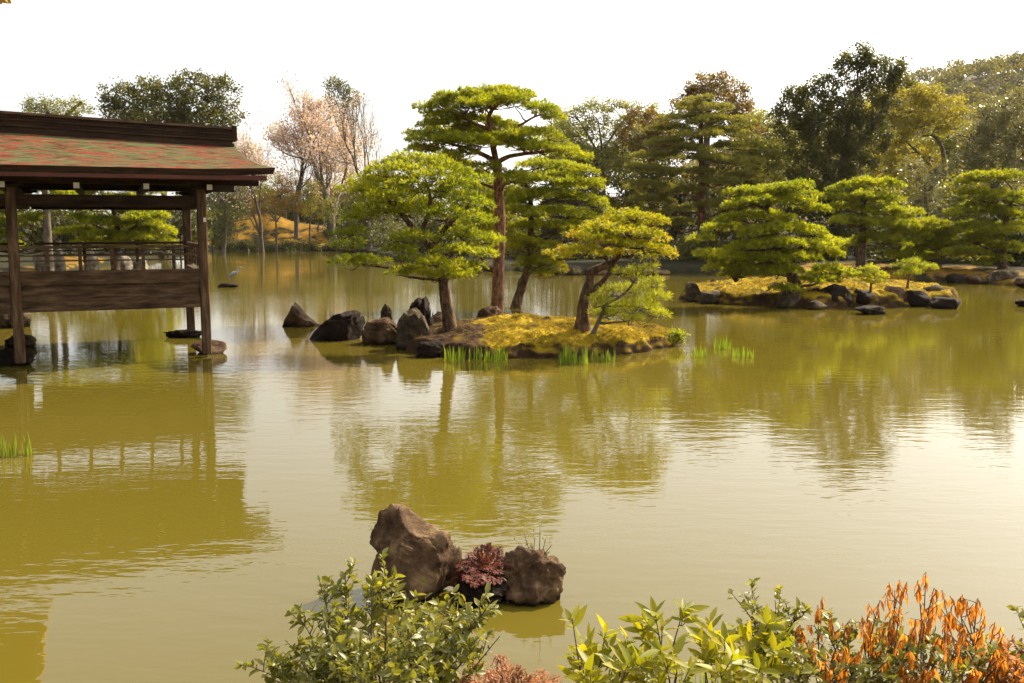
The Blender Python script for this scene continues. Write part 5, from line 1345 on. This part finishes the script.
def fern(label, fronds, Y, base, seed, L0=.3, lw=.028, name="fern", group=None, mat='fern_leaf'):
    rg = np.random.RandomState(seed); b = np.array(base); root = empty(name, b, label, "fern", group); T = Tubes(); P = []; D = []; N = []; LL = []
    for (px, py, dy) in fronds:
        e = W(px, py, Y + dy); mid = (b + e) / 2 + np.array([0, 0, .05]); path = smooth_path([b + rg.normal(0, .03, 3) * np.array([1, 1, .2]), mid, e], 10); T.add(path, np.linspace(.004, .0015, len(path)), 4)
        n = len(path)
        for i in range(3, n - 1):
            ax = unit(path[i + 1] - path[i]); sd_ = unit(np.cross(ax, [0, 0, 1])); ll = L0 * math.sin(math.pi * (i / n) ** .8) * .35 + .012
            for sg in (-1, 1):
                d = unit(sd_ * sg + ax * .5 + rg.normal(0, .12, 3) + np.array([0, 0, -.1])); 
                for q in range(5):
                    pp = path[i] + d * ll * q / 5
                    P.append(pp); D.append(unit(d * .6 + ax * sg * .9 * (1 if q % 2 else -1) + rg.normal(0, .2, 3))); N.append([0, 0, 1]); LL.append(lw * (1 - q / 7))
    V, F = leaf_mesh(np.array(P), np.array(D), np.array(N, float), np.array(LL), np.array(LL) * .42, .2, .2)
    link("stems", T.mesh("stems"), M['bark'], root); link("fronds", fastmesh("fronds", V, F), M[mat], root, True)
gf = G(480, 598)
fern("clump of red brown ferns growing between the two near rocks", [(455, 575, 0), (462, 560, .1), (470, 553, .15), (480, 548, .1), (490, 546, .1), (500, 548, .15), (508, 556, .1), (465, 585, -.1), (478, 590, -.15), (492, 588, -.15), (504, 578, -.05), (475, 566, 0), (488, 560, .05), (498, 566, 0), (485, 577, -.1), (456, 590, -.1), (470, 572, -.1), (482, 570, .1), (494, 575, .1), (512, 566, 0), (452, 583, 0), (460, 572, .1), (466, 580, -.2), (474, 585, -.25), (486, 583, -.25), (497, 583, -.2), (480, 560, .1), (468, 562, .05), (500, 572, -.1), (506, 563, 0), (458, 566, 0), (490, 568, -.05), (478, 578, -.1)],
     gf[1] + .05, (gf[0] + .02, gf[1] + .12, .12), 5, .26, .042)
fern("rusty fern fronds at the bottom edge right of the green shrub", [(445, 672, 0), (470, 660, .1), (500, 655, .1), (490, 672, 0), (520, 668, 0), (545, 670, .1), (560, 676, .1), (530, 680, -.1), (475, 682, -.1), (455, 684, 0), (505, 664, .2), (540, 682, 0)],
     4.45, W(505, 720, 4.35), 6, .25, .03, mat='rust_fern')
# twiggy sapling on the round rock
def sapling():
    b = G(537, 604); Y = b[1] + .28; p = W(537, 562, Y)
    rg = np.random.RandomState(3); root = empty("rock_sapling", p, "tiny twiggy azalea sapling growing on top of the round rock", "sapling"); T = Tubes(); P = []
    st = p + np.array([0, 0, -.05])
    for (px, py) in [(524, 533), (531, 545), (540, 530), (546, 538), (552, 545), (535, 538), (528, 550), (548, 552), (522, 545)]:
        e = W(px, py, Y + rg.uniform(-.08, .08)); path = smooth_path([st, (st + e) / 2 + rg.normal(0, .012, 3), e], 4); T.add(path, np.linspace(.006, .002, len(path)), 5)
        for q in range(3):
            i = rg.randint(3, len(path)); t = path[i] + rg.normal(0, .02, 3) + np.array([0, 0, .02]); T.add(smooth_path([path[i], t], 2), .0015, 3)
            for _ in range(5): P.append(t + rg.normal(0, .006, 3))
    P = np.array(P); D = unit(rg.normal(0, 1, P.shape) + np.array([0, 0, .8])); V, F = leaf_mesh(P, D, np.tile([0, 0, 1.0], (len(P), 1)), .018, .008)
    link("stems", T.mesh("stems"), M['bark_grey'], root); link("leaves", fastmesh("leaves", V, F), M['shrub_leaf'], root, True)
sapling()

# ------------------------------------------------------------------ thin spring haze in the air
def haze():
    me = pymesh("haze", [(x, y, z) for z in (-3, 125) for y in (-3200, 3200) for x in (-3200, 3200)],
                [(0, 2, 3, 1), (4, 5, 7, 6), (0, 1, 5, 4), (2, 6, 7, 3), (0, 4, 6, 2), (1, 3, 7, 5)])
    m = bpy.data.materials.new("haze"); m.use_nodes = True; n = m.node_tree.nodes; n.remove(n["Principled BSDF"])
    v = n.new("ShaderNodeVolumePrincipled"); v.inputs["Color"].default_value = (.95, .93, .88, 1); v.inputs["Density"].default_value = .00007
    v.inputs["Anisotropy"].default_value = .3
    m.node_tree.links.new(v.outputs[0], n["Material Output"].inputs["Volume"])
    o = link("haze", me, m); tag(o, "thin warm haze in the air over the pond and hill", "haze", kind='stuff')
haze()
